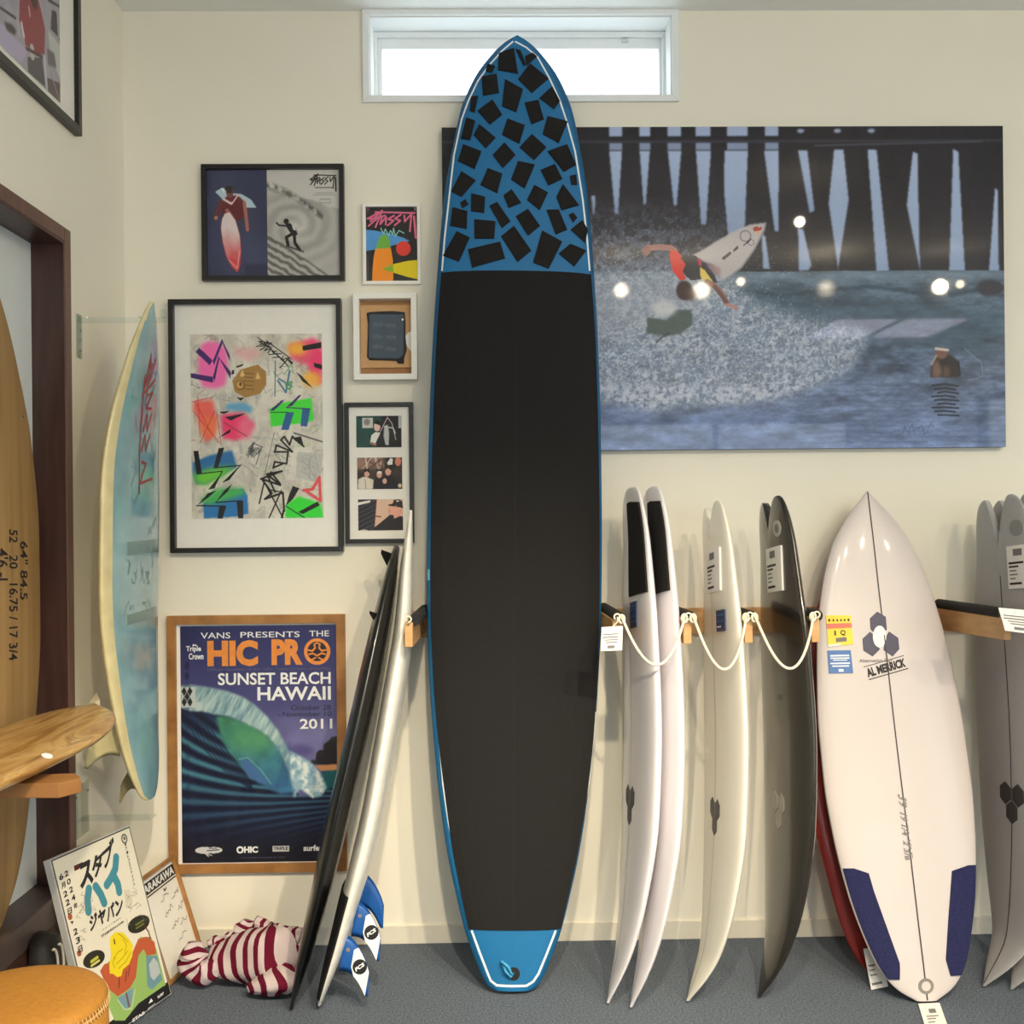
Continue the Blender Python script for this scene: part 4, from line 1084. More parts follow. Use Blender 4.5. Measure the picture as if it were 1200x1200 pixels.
# ---- large surf photograph, mounted panel (drawing coordinates: 680,120 + .4333 v)
P = Pic('photo_panel', 'large glossy surf photograph of a surfer turning before pier piles, behind the longboard', 'picture', (-367, 66, 1150, 938), .43333, (680, 120), .030)
MB().box(-P.W/2, P.W/2, 0, P.H, 0.001, P.th).build('mount_board', mat('grey_panel_edge', rgb(64, 66, 82), .6), P.t, bevel=.001)
c = Canvas(-367, 66, 1150, 938, 860, (30, 28, 38)); X, Y = c.X, c.Y
nA = fbm(X, Y * .35, 60, 1); c.C *= (0.72 + .55 * nA)[..., None]
c.C[:] = np.clip(c.C, 0, 255)
for a in range(-300, 1100, 82): c.line([(a + 30, 150), (a + 60, 455)], 18, (34, 28, 36), .35, 8)
gaps = [[(82,130),(117,130),(105,300),(96,300)],[(164,130),(192,130),(180,275),(173,275)],[(240,130),(277,130),(263,280),(255,280)],[(316,130),(357,130),(342,330),(328,330)],
 [(393,130),(457,130),(447,330),(442,380),(402,380),(391,240)],[(500,130),(540,130),(538,350),(527,350)],[(592,130),(618,130),(636,295),(622,300)],[(690,128),(716,128),(729,265),(698,455),(674,275)],
 [(781,128),(806,130),(837,462),(802,462)],[(904,135),(917,140),(921,462),(886,280)],[(1014,128),(1028,135),(1044,470),(999,470)],[(1127,235),(1135,240),(1136,472),(1107,472)],
 [(590,340),(605,345),(626,440),(618,456),(591,456)],[(492,355),(502,365),(513,450),(494,450)],[(33,250),(44,250),(42,300),(36,300)],[(-60,130),(-25,130),(-40,290),(-50,290)],[(-150,130),(-110,130),(-125,290),(-140,300)],[(-300,130),(-240,130),(-260,340),(-290,340)]]
for g in gaps: c.poly(g, (176, 194, 228), soft=2, col2=(148, 170, 208))
for x0, x1 in ((82,118),(164,193),(240,277),(316,357),(400,457),(502,540)):
    c.rect(x0, 66, x1, 92, (170, 186, 222), soft=2); c.rect(x0, 108, x1, 128, (140, 156, 192), soft=2)
for xx in (600, 700, 792): c.ell(xx, 78, 10, 6, (160, 175, 205), soft=2)
c.rect(-367, 103, 1150, 110, (60, 62, 76), soft=2, a=.8); c.line([(640, 118), (1090, 108)], 6, (92, 92, 108), .6, 3)
# misty spray over the piles
mist = np.clip((Y - 250) / 190, 0, 1) * np.clip((520 - X) / 300, 0, 1) * (Y < 470)
sp = fbm(X, Y, 16, 5, 4)
c.mix(mist * np.clip((sp - .42) * 4.5, 0, .85), (128, 140, 164)); c.mix(mist * .5, (84, 92, 114))
fine = vnoise(X, Y, 4.2, 9); c.mix(mist * (fine > .80) * .6, (170, 182, 204))
# sea
sea = np.clip((Y - 456 + 5 * (fbm(X, Y, 120, 12) - .5)) / 3, 0, 1)
wn = fbm(X * .33, Y, 26, 21, 5); wn2 = fbm(X * .5, Y, 11, 33, 4)
tcol = np.clip((Y - 455) / 480, 0, 1)
base = np.stack([84 + 28 * tcol, 102 + 26 * tcol, 118 + 52 * tcol], -1) * (0.50 + .95 * wn[..., None]) * (.75 + .5 * wn2[..., None])
c.C = c.C * (1 - sea[..., None]) + base * sea[..., None]
dk = c.blur(c.mask_poly([(430,505),(560,500),(760,530),(1150,560),(1150,700),(1000,680),(760,640),(600,600),(440,560)]), 14); c.mix(dk * .5 * (0.4 + wn), (58, 84, 98))
ln = np.clip(1 - np.abs(Y - (512 + 10 * np.sin(X / 70) + 14 * (fbm(X, Y * 0 + 3, 60, 3) - .5))) / 9, 0, 1) * (X > 430); c.mix(ln * .7, (44, 66, 82))
hz = np.clip(1 - np.abs(Y - 470) / 26, 0, 1) * sea; c.mix(hz * .5, (140, 160, 184))
sw = np.clip((Y - 760) / 160, 0, 1); c.mix(sw * .45, (112, 138, 184))
for k in range(24):
    yy = 600 + k * 14; ph = np.clip(1 - np.abs(Y - (yy + 16 * (fbm(X, Y * 0 + k, 90, 60 + k) - .5))) / 4.5, 0, 1) * (X > 560); c.mix(ph * .16, (52, 74, 92))
# breaking foam
fo = c.mask_poly([(-367,455),(300,450),(420,475),(470,540),(560,575),(640,590),(770,622),(765,660),(715,735),(640,765),(540,800),(420,812),(300,818),(180,828),(50,800),(-367,830)])
fo = c.blur(fo, 16); tx = fbm(X, Y, 34, 41, 6); tx2 = fbm(X, Y, 9, 47, 3)
tx3 = fbm(X, Y, 5.0, 51, 3); rid = np.abs(fbm(X, Y, 30, 61, 5) - .5) * 2; rid2 = np.abs(fbm(X, Y, 15, 67, 4) - .5) * 2
c.mix(fo * (.42 + .4 * tx), (150, 162, 184)); c.mix(fo * np.clip((.16 - rid) * 8, 0, 1) * .5, (212, 218, 230)); c.mix(fo * np.clip((.12 - rid2) * 9, 0, 1) * .5, (214, 220, 232))
c.mix(fo * np.clip((.44 - tx2) * 5, 0, 1) * .5, (78, 98, 124)); c.mix(fo * np.clip((tx3 - .60) * 6, 0, 1) * .55, (216, 222, 232)); c.mix(fo * np.clip((.38 - tx3) * 6, 0, 1) * .4, (76, 94, 120))
c.mix(fo * c.blur(c.mask_poly([(-367,470),(380,470),(330,560),(60,640),(-367,640)]), 30) * .5, (168, 174, 190))
lf = c.blur(c.mask_poly([(50,760),(540,770),(650,745),(540,805),(300,822),(190,830),(60,805)]), 6); c.mix(lf * np.clip((tx2 - .38) * 3, 0, 1) * .9, (196, 204, 220))
dot = (vnoise(X, Y, 4.5, 77) > .88) * np.clip(1 - np.hypot((X - 380) / 420, (Y - 520) / 260), 0, 1); c.mix(dot * .7, (196, 204, 218))
c.poly([(180,580),(232,588),(255,560),(300,560),(302,600),(270,625),(232,632),(178,622)], (72, 86, 82), soft=3, a=.9)
c.ell(228, 556, 34, 22, (210, 210, 212), soft=6, a=.8)
c.line([(205, 648), (222, 632), (240, 622)], 5, (60, 70, 80), .8)
# board and rider
c.T = (138.5, 277, .3462)
c.poly([(1054,140),(1040,200),(960,350),(860,490),(720,590),(690,560),(640,470),(560,440),(470,395),(560,350),(690,270),(810,205),(930,155)], (196, 190, 192), soft=2)
c.line([(1054, 145), (1040, 205), (960, 352), (860, 492), (735, 585)], 12, (150, 150, 156), .8)
for rr, xx, yy, wd in ((42, 893, 245, 7), (22, 938, 296, 5)): c.line([(xx + rr * math.cos(q), yy + rr * math.sin(q)) for q in np.linspace(0, 6.3, 20)], wd, (104, 94, 112))
c.line([(880, 318), (935, 268)], 8, (60, 56, 66)); c.line([(905, 300), (925, 280)], 10, (40, 38, 46))
c.poly([(705,415),(775,362),(782,385),(720,435)], (84, 78, 84)); c.poly([(795,350),(832,318),(840,342),(800,372)], (84, 78, 84))
c.poly([(952,180),(985,168),(1000,180),(1022,168),(1020,195),(985,215),(958,205)], (178, 70, 62)); c.poly([(975,205),(1012,205),(992,238)], (232, 178, 120))
c.line([(110, 355), (130, 335), (220, 328), (310, 335), (345, 365)], 46, (178, 128, 122)); c.ell(120, 355, 32, 36, (160, 112, 104))
c.poly([(300,360),(345,350),(390,395),(425,470),(400,520),(432,580),(380,590),(325,520),(305,440)], (236, 84, 74), col2=(222, 62, 56))
c.poly([(385,412),(440,400),(500,394),(545,430),(600,480),(650,545),(672,612),(640,606),(590,560),(560,545),(540,580),(470,592),(430,560),(400,520),(425,465)], (54, 52, 60))
c.poly([(515,410),(548,440),(545,480),(528,470)], (196, 66, 82)); c.poly([(535,485),(572,510),(640,605),(600,612),(560,590),(540,560)], (232, 206, 100))
c.poly([(592,470),(640,466),(690,490),(702,530),(680,560),(650,545)], (172, 138, 140), soft=4, a=.9)
c.line([(590, 600), (650, 635), (700, 690), (742, 765)], 42, (150, 108, 96)); c.line([(650, 640), (742, 765)], 30, (112, 80, 76)); c.line([(740, 780), (820, 800)], 22, (190, 138, 132)); c.line([(760, 775), (815, 825)], 12, (190, 138, 132))
c.ell(412, 668, 62, 76, (62, 44, 40), soft=3); c.ell(455, 700, 48, 44, (74, 52, 44), soft=6)
c.T = (0, 0, 1)
# swimmer
c.poly([(946,748),(948,716),(958,692),(976,680),(1004,688),(1022,704),(1027,748)], (48, 42, 44), soft=3); c.poly([(950,745),(952,715),(966,698),(978,730),(972,748)], (122, 98, 86), soft=4); c.poly([(978,745),(984,715),(1000,722),(998,746)], (96, 74, 66), soft=4)
c.ell(977, 682, 17, 16, (128, 92, 84), soft=3); c.line([(962, 670), (994, 674)], 7, (212, 204, 198), 1, 2); c.line([(950, 712), (962, 690)], 6, (196, 180, 170), .8, 3); c.line([(1022, 706), (1026, 740)], 6, (30, 30, 36), 1, 2)
for k in range(9): c.line([(950 + 8 * (k % 3), 770 + k * 10), (985, 766 + k * 10.5), (1022 - 9 * (k % 2), 772 + k * 10)], 5, (30, 38, 46), .85)
c.ell(1112, 505, 36, 22, (58, 56, 64), soft=5); rs = random.Random(2)
for k in range(7):
    xx = 860 + k * 13; c.line([(xx, 890 + rs.uniform(-14, 14)), (xx + 9, 870 + rs.uniform(-8, 30)), (xx + 16, 900 + rs.uniform(-18, 10))], 1.8, (70, 84, 104), .7)
c.line([(1040, 670), (1085, 710), (1090, 745), (1050, 758)], 3, (130, 150, 168), .6)
c.build('printed_photo', P.fn(P.th + .0012), M_PGL, P.t, noise=10)

# ---- wave event poster in oak frame (drawing coordinates: 180,700 + .28333 v)
P = Pic('framed_poster', 'oak framed event poster of a curling green wave with orange title, above the striped towel', 'poster', (58, 74, 795, 1140), .28333, (180, 700), .022)
P.frame(M_OAK, 36); P.back(); P.sheet((92, 104, 762, 1112), .008, M_MATB, 'border')
c = Canvas(110, 118, 757, 1100, 330, (40, 44, 98)); X, Y = c.X, c.Y
t = np.clip((Y - 118) / 520, 0, 1); c.C = np.stack([40 + 52 * t, 44 + 46 * t, 98 + 44 * t], -1)
dk = np.clip((430 - X) / 350, 0, 1) * np.clip((420 - Y) / 300, 0, 1); c.mix(dk * .35, (22, 22, 60))
for (cx, cy, rx, ry, a) in ((650, 600, 120, 60, .6), (720, 560, 70, 40, .5), (560, 520, 70, 30, .4), (690, 470, 80, 20, .3), (600, 655, 90, 18, .8)): c.ell(cx, cy, rx, ry, (132, 130, 182), soft=26, a=a)
c.ell(600, 640, 60, 26, (70, 66, 128), soft=10, a=.7)
c.poly([(635,690),(665,686),(672,650),(700,640),(715,605),(757,580),(757,700),(690,700)], (32, 30, 38), soft=3)
for (xx, yy, r) in ((690,655,18),(720,625,20),(745,600,18),(655,688,10)): c.ell(xx, yy, r, r * .9, (38, 36, 40), soft=3)
c.poly([(660,702),(757,698),(757,725),(690,726)], (206, 142, 96), soft=2); c.poly([(690,726),(757,722),(757,780),(700,830)], (22, 88, 96), soft=3)
# wave body with swirling lines
cx_ = np.clip((X - 110) / 650, 0, 1); fl_ = np.clip(1.08 - (Y - 580) / 430, .12, 1.1); crv = 540 + fl_ * (.66 * (X - 150) - .00026 * (X - 150) ** 2)
body = np.clip((Y - (455 + 12 * cx_)) / 4, 0, 1)
bodym = c.mask_poly([(110,462),(200,470),(300,488),(380,515),(450,560),(510,640),(560,760),(600,830),(700,812),(757,780),(757,1100),(110,1100)])
c.mix(bodym, (18, 26, 62))
d = (Y - crv) / (205 - 95 * cx_); st = .5 + .5 * np.sin(d * 21.0 + 1.2 * fbm(X, Y, 140, 4))
up = np.clip((Y - 470) / 120, 0, 1) * np.clip((1010 - Y) / 260, 0, 1)
c.mix(bodym * st ** 1.5 * up * .85, (74, 142, 158)); c.mix(bodym * (1 - st) ** 3 * .8, (10, 14, 40))
gm = c.mask_poly([(255,492),(300,492),(400,530),(470,575),(530,650),(560,740),(575,815),(520,820),(440,780),(380,735),(320,665),(275,585)])
gm = c.blur(gm, 7); gt = np.clip((Y - 490) / 300, 0, 1)[..., None]
c.C = c.C * (1 - gm[..., None]) + gm[..., None] * (np.array((62, 132, 96)) * (1 - gt) + np.array((54, 108, 150)) * gt) * (.8 + .4 * fbm(X, Y, 50, 8)[..., None])
c.ell(400, 590, 90, 50, (96, 164, 104), soft=30, a=.65); c.poly([(352,672),(380,668),(430,720),(470,775),(430,770),(380,735)], (66, 106, 160), soft=5); c.line([(350, 672), (385, 665), (440, 720), (480, 775)], 5, (120, 180, 170), .7, 4)
for k in range(9): c.line([(560 - k * 9, 600 + k * 8), (560 - k * 4, 700), (545 - k * 6, 790)], 4, (40, 78, 130), .5, 5)
for k in range(7):
    q = 26 * k; c.line([(128 + q * .6, 505 + q * .1), (190 + q * .4, 610 - q * .2), (290 + q * .25, 720 - q * .3), (400, 800 - q * .2)], 5, (12, 20, 52), .8, 5)
cr = c.mask_poly([(110,366),(150,360),(215,370),(300,388),(370,415),(420,450),(470,500),(515,560),(555,640),(575,720),(572,800),(555,720),(520,640),(470,575),(420,545),(360,515),(300,490),(250,486),(195,470),(150,470),(110,452)])
cr = c.blur(cr, 4); hair = fbm(X + .5 * Y, Y * .25, 16, 14, 3); c.mix(cr, (150, 180, 186)); c.mix(cr * np.clip((hair - .45) * 4, 0, 1) * .7, (84, 124, 146)); c.mix(cr * np.clip((.42 - hair) * 4, 0, 1) * .6, (206, 220, 218))
c.ell(182, 450, 18, 20, (190, 204, 208), soft=4, a=.9)
sp = c.blur(c.mask_poly([(560,640),(610,665),(650,690),(690,740),(712,790),(690,830),(655,838),(625,812),(600,800),(575,835),(566,760)]), 5); sn = fbm(X, Y, 26, 19, 4)
c.mix(sp, (150, 186, 206)); c.mix(sp * np.clip((sn - .5) * 6, 0, 1), (226, 236, 238)); c.mix(sp * np.clip((.42 - sn) * 5, 0, 1) * .7, (84, 116, 176))
bt = np.clip((Y - 930) / 130, 0, 1); c.mix(bt * .88, (17, 16, 30))
for k in range(18):
    yy = 262 + k * 42; al = .9 if yy < 330 else .35
    for sx, cc in ((137, (24, 26, 60)), (158, (70, 74, 120))): c.poly([(sx - 12, yy + 20), (sx, yy), (sx + 12, yy + 20), (sx, yy + 40)], cc, a=al * (.8 if sx == 137 else .3))
c.rect(112, 370, 170, 455, (196, 204, 204), soft=1, a=.9)
for (a, b_) in ((124, 388), (148, 388), (124, 432), (148, 432), (136, 410)): c.poly([(a - 11, b_), (a, b_ - 20), (a + 11, b_), (a, b_ + 20)], (26, 26, 36))
c.ell(202, 1048, 38, 14, (206, 208, 212), soft=1); c.line([(205, 1060), (218, 1072)], 6, (206, 208, 212)); c.line([(212, 1049), (264, 1047)], 5, (40, 40, 52)); c.line([(220, 1041), (250, 1040)], 3, (40, 40, 52))
c.ell(240, 1048, 36, 13, (206, 208, 212), soft=1); c.line([(212, 1050), (262, 1046)], 4, (48, 48, 60)); c.line([(222, 1040), (252, 1040)], 3, (48, 48, 60)); c.line([(215, 1062), (232, 1070)], 4, (206, 208, 212))
c.rect(484, 1034, 553, 1058, (196, 198, 202), soft=1)
c.build('printed_poster', P.fn(.0095), M_PRINT, P.t, noise=8)
zz_ = .0102; mw, mo, mn, mk = MB(), MB(), MB(), MB()
P.text(mw, 'VANS', 195, 145, 318, 170, zz_, .005); P.text(mw, 'PRESENTS', 360, 144, 606, 168, zz_, .005); P.text(mw, 'THE', 646, 142, 728, 166, zz_, .005)
P.text(mo, 'HIC', 222, 178, 432, 286, zz_, .055); P.text(mo, 'PR', 488, 176, 618, 283, zz_, .055)
ring = lambda cx, cy, r, n=32: [(cx + r * math.cos(q), cy + r * math.sin(q)) for q in np.linspace(0, 2*math.pi, n, endpoint=False)]
P.shape(mo, ring(678, 229, 55), zz_); P.shape(mk, ring(678, 228, 41), zz_ + .0006)
for s_ in (-1, 1):
    P.stroke(mo, [(678, 246), (678 + s_ * 18, 236), (678 + s_ * 34, 240)], 7, zz_ + .0012); P.stroke(mo, [(678 + s_ * 38, 222), (678 + s_ * 20, 226), (678 + s_ * 8, 214), (678 + s_ * 12, 198)], 7, zz_ + .0012)
    P.stroke(mo, [(678 + s_ * 10, 198), (678, 192)], 6, zz_ + .0012); P.stroke(mo, [(678 + s_ * 6, 254), (678 + s_ * 22, 262)], 6, zz_ + .0012)
P.text(mn, 'Official Qualifier of the Vans Triple Crown of Surfing', 222, 292, 732, 308, zz_, .0)
mg = MB(); P.text(mg, 'Official Qualifier of the Vans Triple Crown of Surfing', 222, 293, 731, 307, zz_ + .0004, .0)
P.text(mw, 'SUNSET BEACH', 265, 314, 733, 364, zz_, .02); P.text(mw, 'HAWAII', 428, 373, 733, 430, zz_, .022)
P.text(mn, 'October 28', 566, 450, 733, 472, zz_, .015); P.text(mn, 'November 10', 532, 477, 735, 498, zz_, .015); P.text(mn, 'to', 512, 486, 526, 496, zz_, .015); P.text(mw, '2011', 603, 508, 738, 550, zz_, .02)
P.text(mw, 'Triple', 134, 200, 196, 228, zz_, .03); P.text(mw, 'Crown', 145, 230, 206, 256, zz_, .03); P.shape(mw, [(160,200),(165,190),(170,197),(175,192),(180,200)], zz_)
P.text(mw, 'HIC', 366, 1034, 424, 1061, zz_, .05); P.shape(mw, ring(350, 1048, 15, 20), zz_); P.shape(mk, ring(350, 1048, 8, 12), zz_ + .0006)
P.text(mk, 'TRIPLE', 488, 1038, 549, 1050, zz_ + .0006, .03); P.text(mw, 'surfer', 613, 1032, 692, 1057, zz_, .03); P.text(mg, 'www.vanstriplecrownofsurfing.com  hawaii', 350, 1078, 535, 1085, zz_, 0)
for mb, mm in ((mw, M_PW), (mo, M_POR), (mn, M_PNV), (mg, mat('dim_print_ink', rgb(104, 104, 140), .6)), (mk, mat('dark_print_ink', rgb(32, 26, 46), .6))): mb.build('lettering', mm, P.t, fix=False)
P.glass(.016)

# ---- colourful collage, black frame and wide mount (drawing coordinates: 180,380 + .23333 v)
P = Pic('framed_picture', 'large black framed collage of neon pink and green spray shapes in a wide white mount', 'picture', (77, -129, 946, 1145), .23333, (180, 380), .034)
P.frame(M_BLACKF, 25); P.back()
P.sheet((95, -110, 930, 1128), .012, M_MATB, 'mount')
c = Canvas(180, 43, 845, 975, 300, (224, 218, 205)); X, Y = c.X, c.Y
n1 = fbm(X, Y, 90, 2, 5); n2 = fbm(X * 1.4, Y * .7, 40, 6, 4); c.C = c.C * (.82 + .32 * n1[..., None]); c.mix(np.clip((n2 - .55) * 4, 0, .6), (236, 232, 222)); c.mix(np.clip((.4 - n2) * 4, 0, .5), (170, 168, 160))
rs = random.Random(11)
for k in range(170):
    x0, y0 = rs.uniform(190, 840), rs.uniform(50, 970); pts = [(x0, y0)]
    for j in range(3): pts.append((pts[-1][0] + rs.uniform(-40, 40), pts[-1][1] + rs.uniform(-30, 30)))
    c.line(pts, rs.choice((1.5, 2, 3)), rs.choice(((120,120,116),(150,150,150),(90,110,120),(190,120,130),(140,160,150),(236,234,228))), .7)
for k in range(16):
    x0, y0 = rs.uniform(450, 800), rs.uniform(500, 800); c.rect(x0, y0, x0 + rs.uniform(30, 90), y0 + rs.uniform(8, 22), rs.choice(((230,226,216),(196,192,186),(220,196,200),(204,214,180))), soft=2, a=.6)
K = (28, 26, 28); PU = (74, 44, 116)
c.poly([(235,95),(270,78),(320,85),(360,120),(368,200),(355,300),(310,318),(240,310),(218,250),(220,160)], (255, 118, 190), soft=9)
c.poly([(224,110),(292,175),(276,200),(206,132)], PU); c.poly([(292,178),(340,65),(346,80),(298,200)], PU); c.poly([(338,66),(378,150),(378,180),(345,95)], PU); c.poly([(180,238),(292,258),(292,288),(180,262)], PU); c.poly([(292,258),(322,150),(326,165),(300,285)], PU); c.poly([(322,158),(384,235),(380,268),(330,175)], PU)
c.poly([(400,110),(520,115),(540,150),(470,185),(400,150)], (236, 176, 176), soft=12, a=.7)
c.script(545, 55, 190, 80, 5, K, .62)
for k in range(14):
    a = rs.uniform(0, 6.28); c.line([(520 + 30 * k / 3, 60 + 9 * k), (545 + 30 * k / 3, 80 + 10 * k)], 4, K, .8)
c.poly([(672,100),(800,64),(845,90),(845,295),(800,300),(770,200),(690,170)], (255, 86, 130), soft=9); c.ell(720, 120, 50, 34, (255, 196, 60), soft=14, a=.9); c.ell(790, 275, 50, 40, (255, 190, 70), soft=14, a=.9); c.ell(825, 180, 40, 50, (255, 60, 120), soft=10, a=.8)
c.poly([(745,105),(842,86),(842,116),(748,130)], K); c.poly([(802,190),(845,200),(845,226),(805,212)], K); c.poly([(712,235),(740,255),(800,322),(745,285)], K); c.poly([(668,165),(700,190),(690,200),(672,180)], K)
for k in range(24): c.line([(rs.uniform(700, 800), rs.uniform(150, 240)), (rs.uniform(700, 800), rs.uniform(150, 240))], 2, (206, 110, 110), .6)
c.poly([(432,222),(520,198),(560,235),(562,300),(530,345),(455,365),(402,335),(390,280)], (176, 134, 74), soft=2); c.ell(430, 302, 25, 25, (140, 98, 46), soft=2); c.ell(428, 300, 18, 18, (206, 172, 104), soft=2); c.ell(432, 296, 8, 10, (120, 84, 40), soft=1)
for (a, b_) in ((440, 238), (518, 252)): c.poly([(a - 12, b_ + 20), (a, b_ - 20), (a + 14, b_ + 18)], (240, 200, 130), soft=4)
for k in range(5): c.line([(450, 240 + k * 20), (500 - 8 * (k % 2), 244 + k * 20)], 3, (84, 58, 30), .8)
c.poly([(388,228),(400,222),(398,244),(386,250)], K); c.poly([(410,205),(452,192),(440,205),(412,214)], K); c.poly([(412,362),(450,366),(430,380)], K)
c.line([(608, 180), (604, 360)], 5, (66, 100, 130), .9); c.line([(620, 280), (660, 340), (680, 230)], 9, (44, 104, 150), .8); c.line([(625, 270), (690, 310)], 9, (60, 120, 150), .8)
for k in range(4): c.line([(660, 300), (690, 285), (680, 325), (660, 310)], 7, (80, 170, 100), .8); c.line([(650, 250), (690, 200), (700, 240)], 4, (120, 180, 130), .7)
c.poly([(360,395),(440,388),(490,410),(485,440),(440,436),(355,425)], (110, 176, 214), soft=8)
c.poly([(195,380),(290,375),(300,420),(310,470),(300,560),(250,590),(230,520),(210,460),(190,420)], (255, 100, 90), soft=10, a=.9); c.ell(270, 510, 40, 50, (255, 140, 70), soft=18, a=.7)
for p in ([(185,385),(290,360)],[(200,380),(280,540)],[(215,360),(225,560)],[(190,430),(320,590)],[(300,430),(225,590)],[(310,440),(330,600)]): c.line(p, 4, (214, 66, 66), .8)
c.poly([(330,450),(440,440),(500,500),(470,560),(400,580),(340,570)], (255, 66, 120), soft=9); c.ell(455, 520, 40, 60, (250, 150, 170), soft=16, a=.6)
c.poly([(325,435),(380,430),(350,445),(328,442)], K); c.poly([(350,462),(455,442),(440,452),(380,480)], K); c.poly([(332,555),(380,520),(376,540),(336,560)], K); c.line([(345, 490), (460, 560)], 4, (150, 60, 80))
c.poly([(578,420),(640,392),(790,368),(800,480),(760,495),(640,505),(582,512)], (74, 232, 66), soft=3); c.line([(580, 440), (670, 440)], 4, (30, 60, 60)); BL = (52, 100, 160)
c.poly([(575,432),(640,378),(650,382),(600,430)], PU); c.poly([(662,414),(725,354),(738,354),(690,408)], PU); c.poly([(660,440),(700,440),(672,530),(634,528)], BL); c.poly([(742,424),(782,424),(766,514),(732,510)], BL); c.line([(662, 416), (782, 424)], 5, PU)
c.poly([(186,690),(270,655),(385,630),(410,715),(330,760),(250,800),(200,800),(186,750)], (50, 120, 180), soft=5); c.poly([(190,745),(300,715),(405,712),(325,770),(250,805),(200,795)], (120, 220, 60), soft=14, a=.95)
c.poly([(190,632),(215,630),(232,745),(205,752)], K); c.poly([(318,618),(346,616),(315,715),(290,720)], K); c.line([(210, 748), (335, 735), (290, 820)], 5, K); c.line([(295, 718), (428, 706), (340, 790)], 5, K); c.poly([(428,706),(370,780),(345,790)], K); c.poly([(330,745),(295,822),(262,828)], K)
c.poly([(235,900),(330,830),(440,825),(460,860),(465,950),(400,965),(240,972)], (44, 124, 190), soft=4); c.poly([(215,880),(310,822),(440,820),(450,850),(360,880),(260,905)], (80, 190, 90), soft=12, a=.95)
c.line([(205, 908), (350, 912), (330, 975)], 6, K); c.poly([(318,910),(350,910),(335,975),(308,975)], K); c.line([(300, 892), (430, 885)], 6, K); c.poly([(405,882),(438,886),(440,975),(412,975)], K); c.poly([(205,908),(262,845),(305,832),(260,870)], K); c.poly([(298,893),(345,830),(385,800),(360,840)], K)
c.T = (0, 0, 1)
c.line([(748, 614), (690, 562), (676, 606), (650, 562), (632, 580), (690, 640), (610, 606), (600, 640), (668, 640), (660, 700), (600, 690), (592, 720), (640, 700)], 9, K)
c.line([(636, 738), (560, 752), (628, 808), (534, 776), (584, 848), (548, 878), (640, 846), (645, 930), (632, 975)], 10, K); c.line([(560, 752), (600, 842)], 9, K); c.line([(580, 742), (626, 800)], 9, K); c.line([(520, 900), (546, 790), (640, 975)], 7, K); c.line([(632, 836), (568, 975)], 7, K); c.line([(634, 738), (528, 776)], 9, K); c.line([(570, 830), (640, 845), (648, 940)], 6, K)
c.line([(600, 540), (545, 770)], 3, (110, 110, 110)); c.poly([(690,570),(735,562),(748,612),(720,598)], K); c.line([(700, 545), (840, 590)], 8, (84, 84, 84), .9)
c.script(480, 580, 70, 110, 4, (70, 74, 80), .3); c.poly([(715,640),(842,650),(830,800),(705,770)], (196, 196, 192), soft=2, a=.8)
for k in range(20): c.line([(rs.uniform(730, 825), rs.uniform(655, 790)), (rs.uniform(730, 825), rs.uniform(655, 790))], 2, (140, 140, 140), .6)
c.line([(745, 835), (790, 830), (825, 770), (830, 890), (760, 840)], 15, (236, 74, 82), .9)
c.poly([(655,905),(720,865),(830,900),(845,975),(650,975)], (56, 226, 62), soft=5); c.poly([(690,812),(724,825),(690,880),(655,912),(668,865)], K); c.poly([(815,892),(825,912),(740,955),(716,945)], K); c.line([(655, 915), (750, 975)], 5, K)
c.build('printed_collage', P.fn(.0135), M_PRINT, P.t, noise=8)
P.glass(.024)

# ---- two-part surf photograph (drawing coordinates: 180,160 + .28333 v)
P = Pic('framed_picture', 'black framed landscape picture pairing a surfer on navy with a black and white wave', 'picture', (197, 112, 788, 594), .28333, (180, 160), .024)
P.frame(M_BLACKF, 20); P.back()
c = Canvas(216, 132, 768, 572, 300, (58, 62, 92)); X, Y = c.X, c.Y
c.C = c.C * (.8 + .4 * fbm(X, Y, 160, 3)[..., None])
for k in range(6): c.ell(260 + 30 * k, 200 + 60 * k, 60, 90, (76, 82, 112), soft=30, a=.3)
c.poly([(252,222),(280,205),(320,228),(360,232),(400,255),(422,288),(350,290),(290,262)], (184, 208, 222), soft=1); c.poly([(276,206),(288,208),(290,236)], (230, 238, 240))
c.poly([(280,262),(300,240),(345,238),(372,262),(380,320),(345,345),(300,330),(272,310)], (104, 40, 50), soft=2); c.line([(372, 268), (378, 320), (384, 380)], 14, (176, 112, 100)); c.line([(280, 262), (262, 300), (252, 330)], 18, (110, 50, 56)); c.ell(254, 330, 8, 8, (190, 130, 116)); c.line([(300, 300), (322, 330)], 16, (170, 108, 96))
c.line([(285, 252), (318, 272), (345, 235)], 9, (232, 208, 208)); c.line([(300, 250), (322, 262), (338, 238)], 4, (120, 40, 50)); c.ell(312, 226, 15, 22, (120, 78, 68)); c.ell(309, 210, 17, 14, (56, 38, 36)); c.line([(302, 224), (322, 226)], 5, (30, 24, 28))
bd_ = [(290,312),(310,305),(335,340),(352,400),(357,470),(352,530),(340,556),(318,535),(295,490),(280,430),(273,370),(278,335)]
c.poly(bd_, (228, 214, 214), soft=1); m = c.mask_poly(bd_); c.mix(m * np.clip((Y - 385) / 130 + .5 * (fbm(X, Y, 30, 8) - .5), 0, 1), (214, 78, 84)); c.line([(300, 500), (340, 540), (350, 470)], 5, (240, 170, 170), .8); c.line(bd_ + bd_[:1], 3, (150, 60, 70), .8)
c.rect(372, 525, 465, 572, (40, 44, 72), soft=4, a=.7)
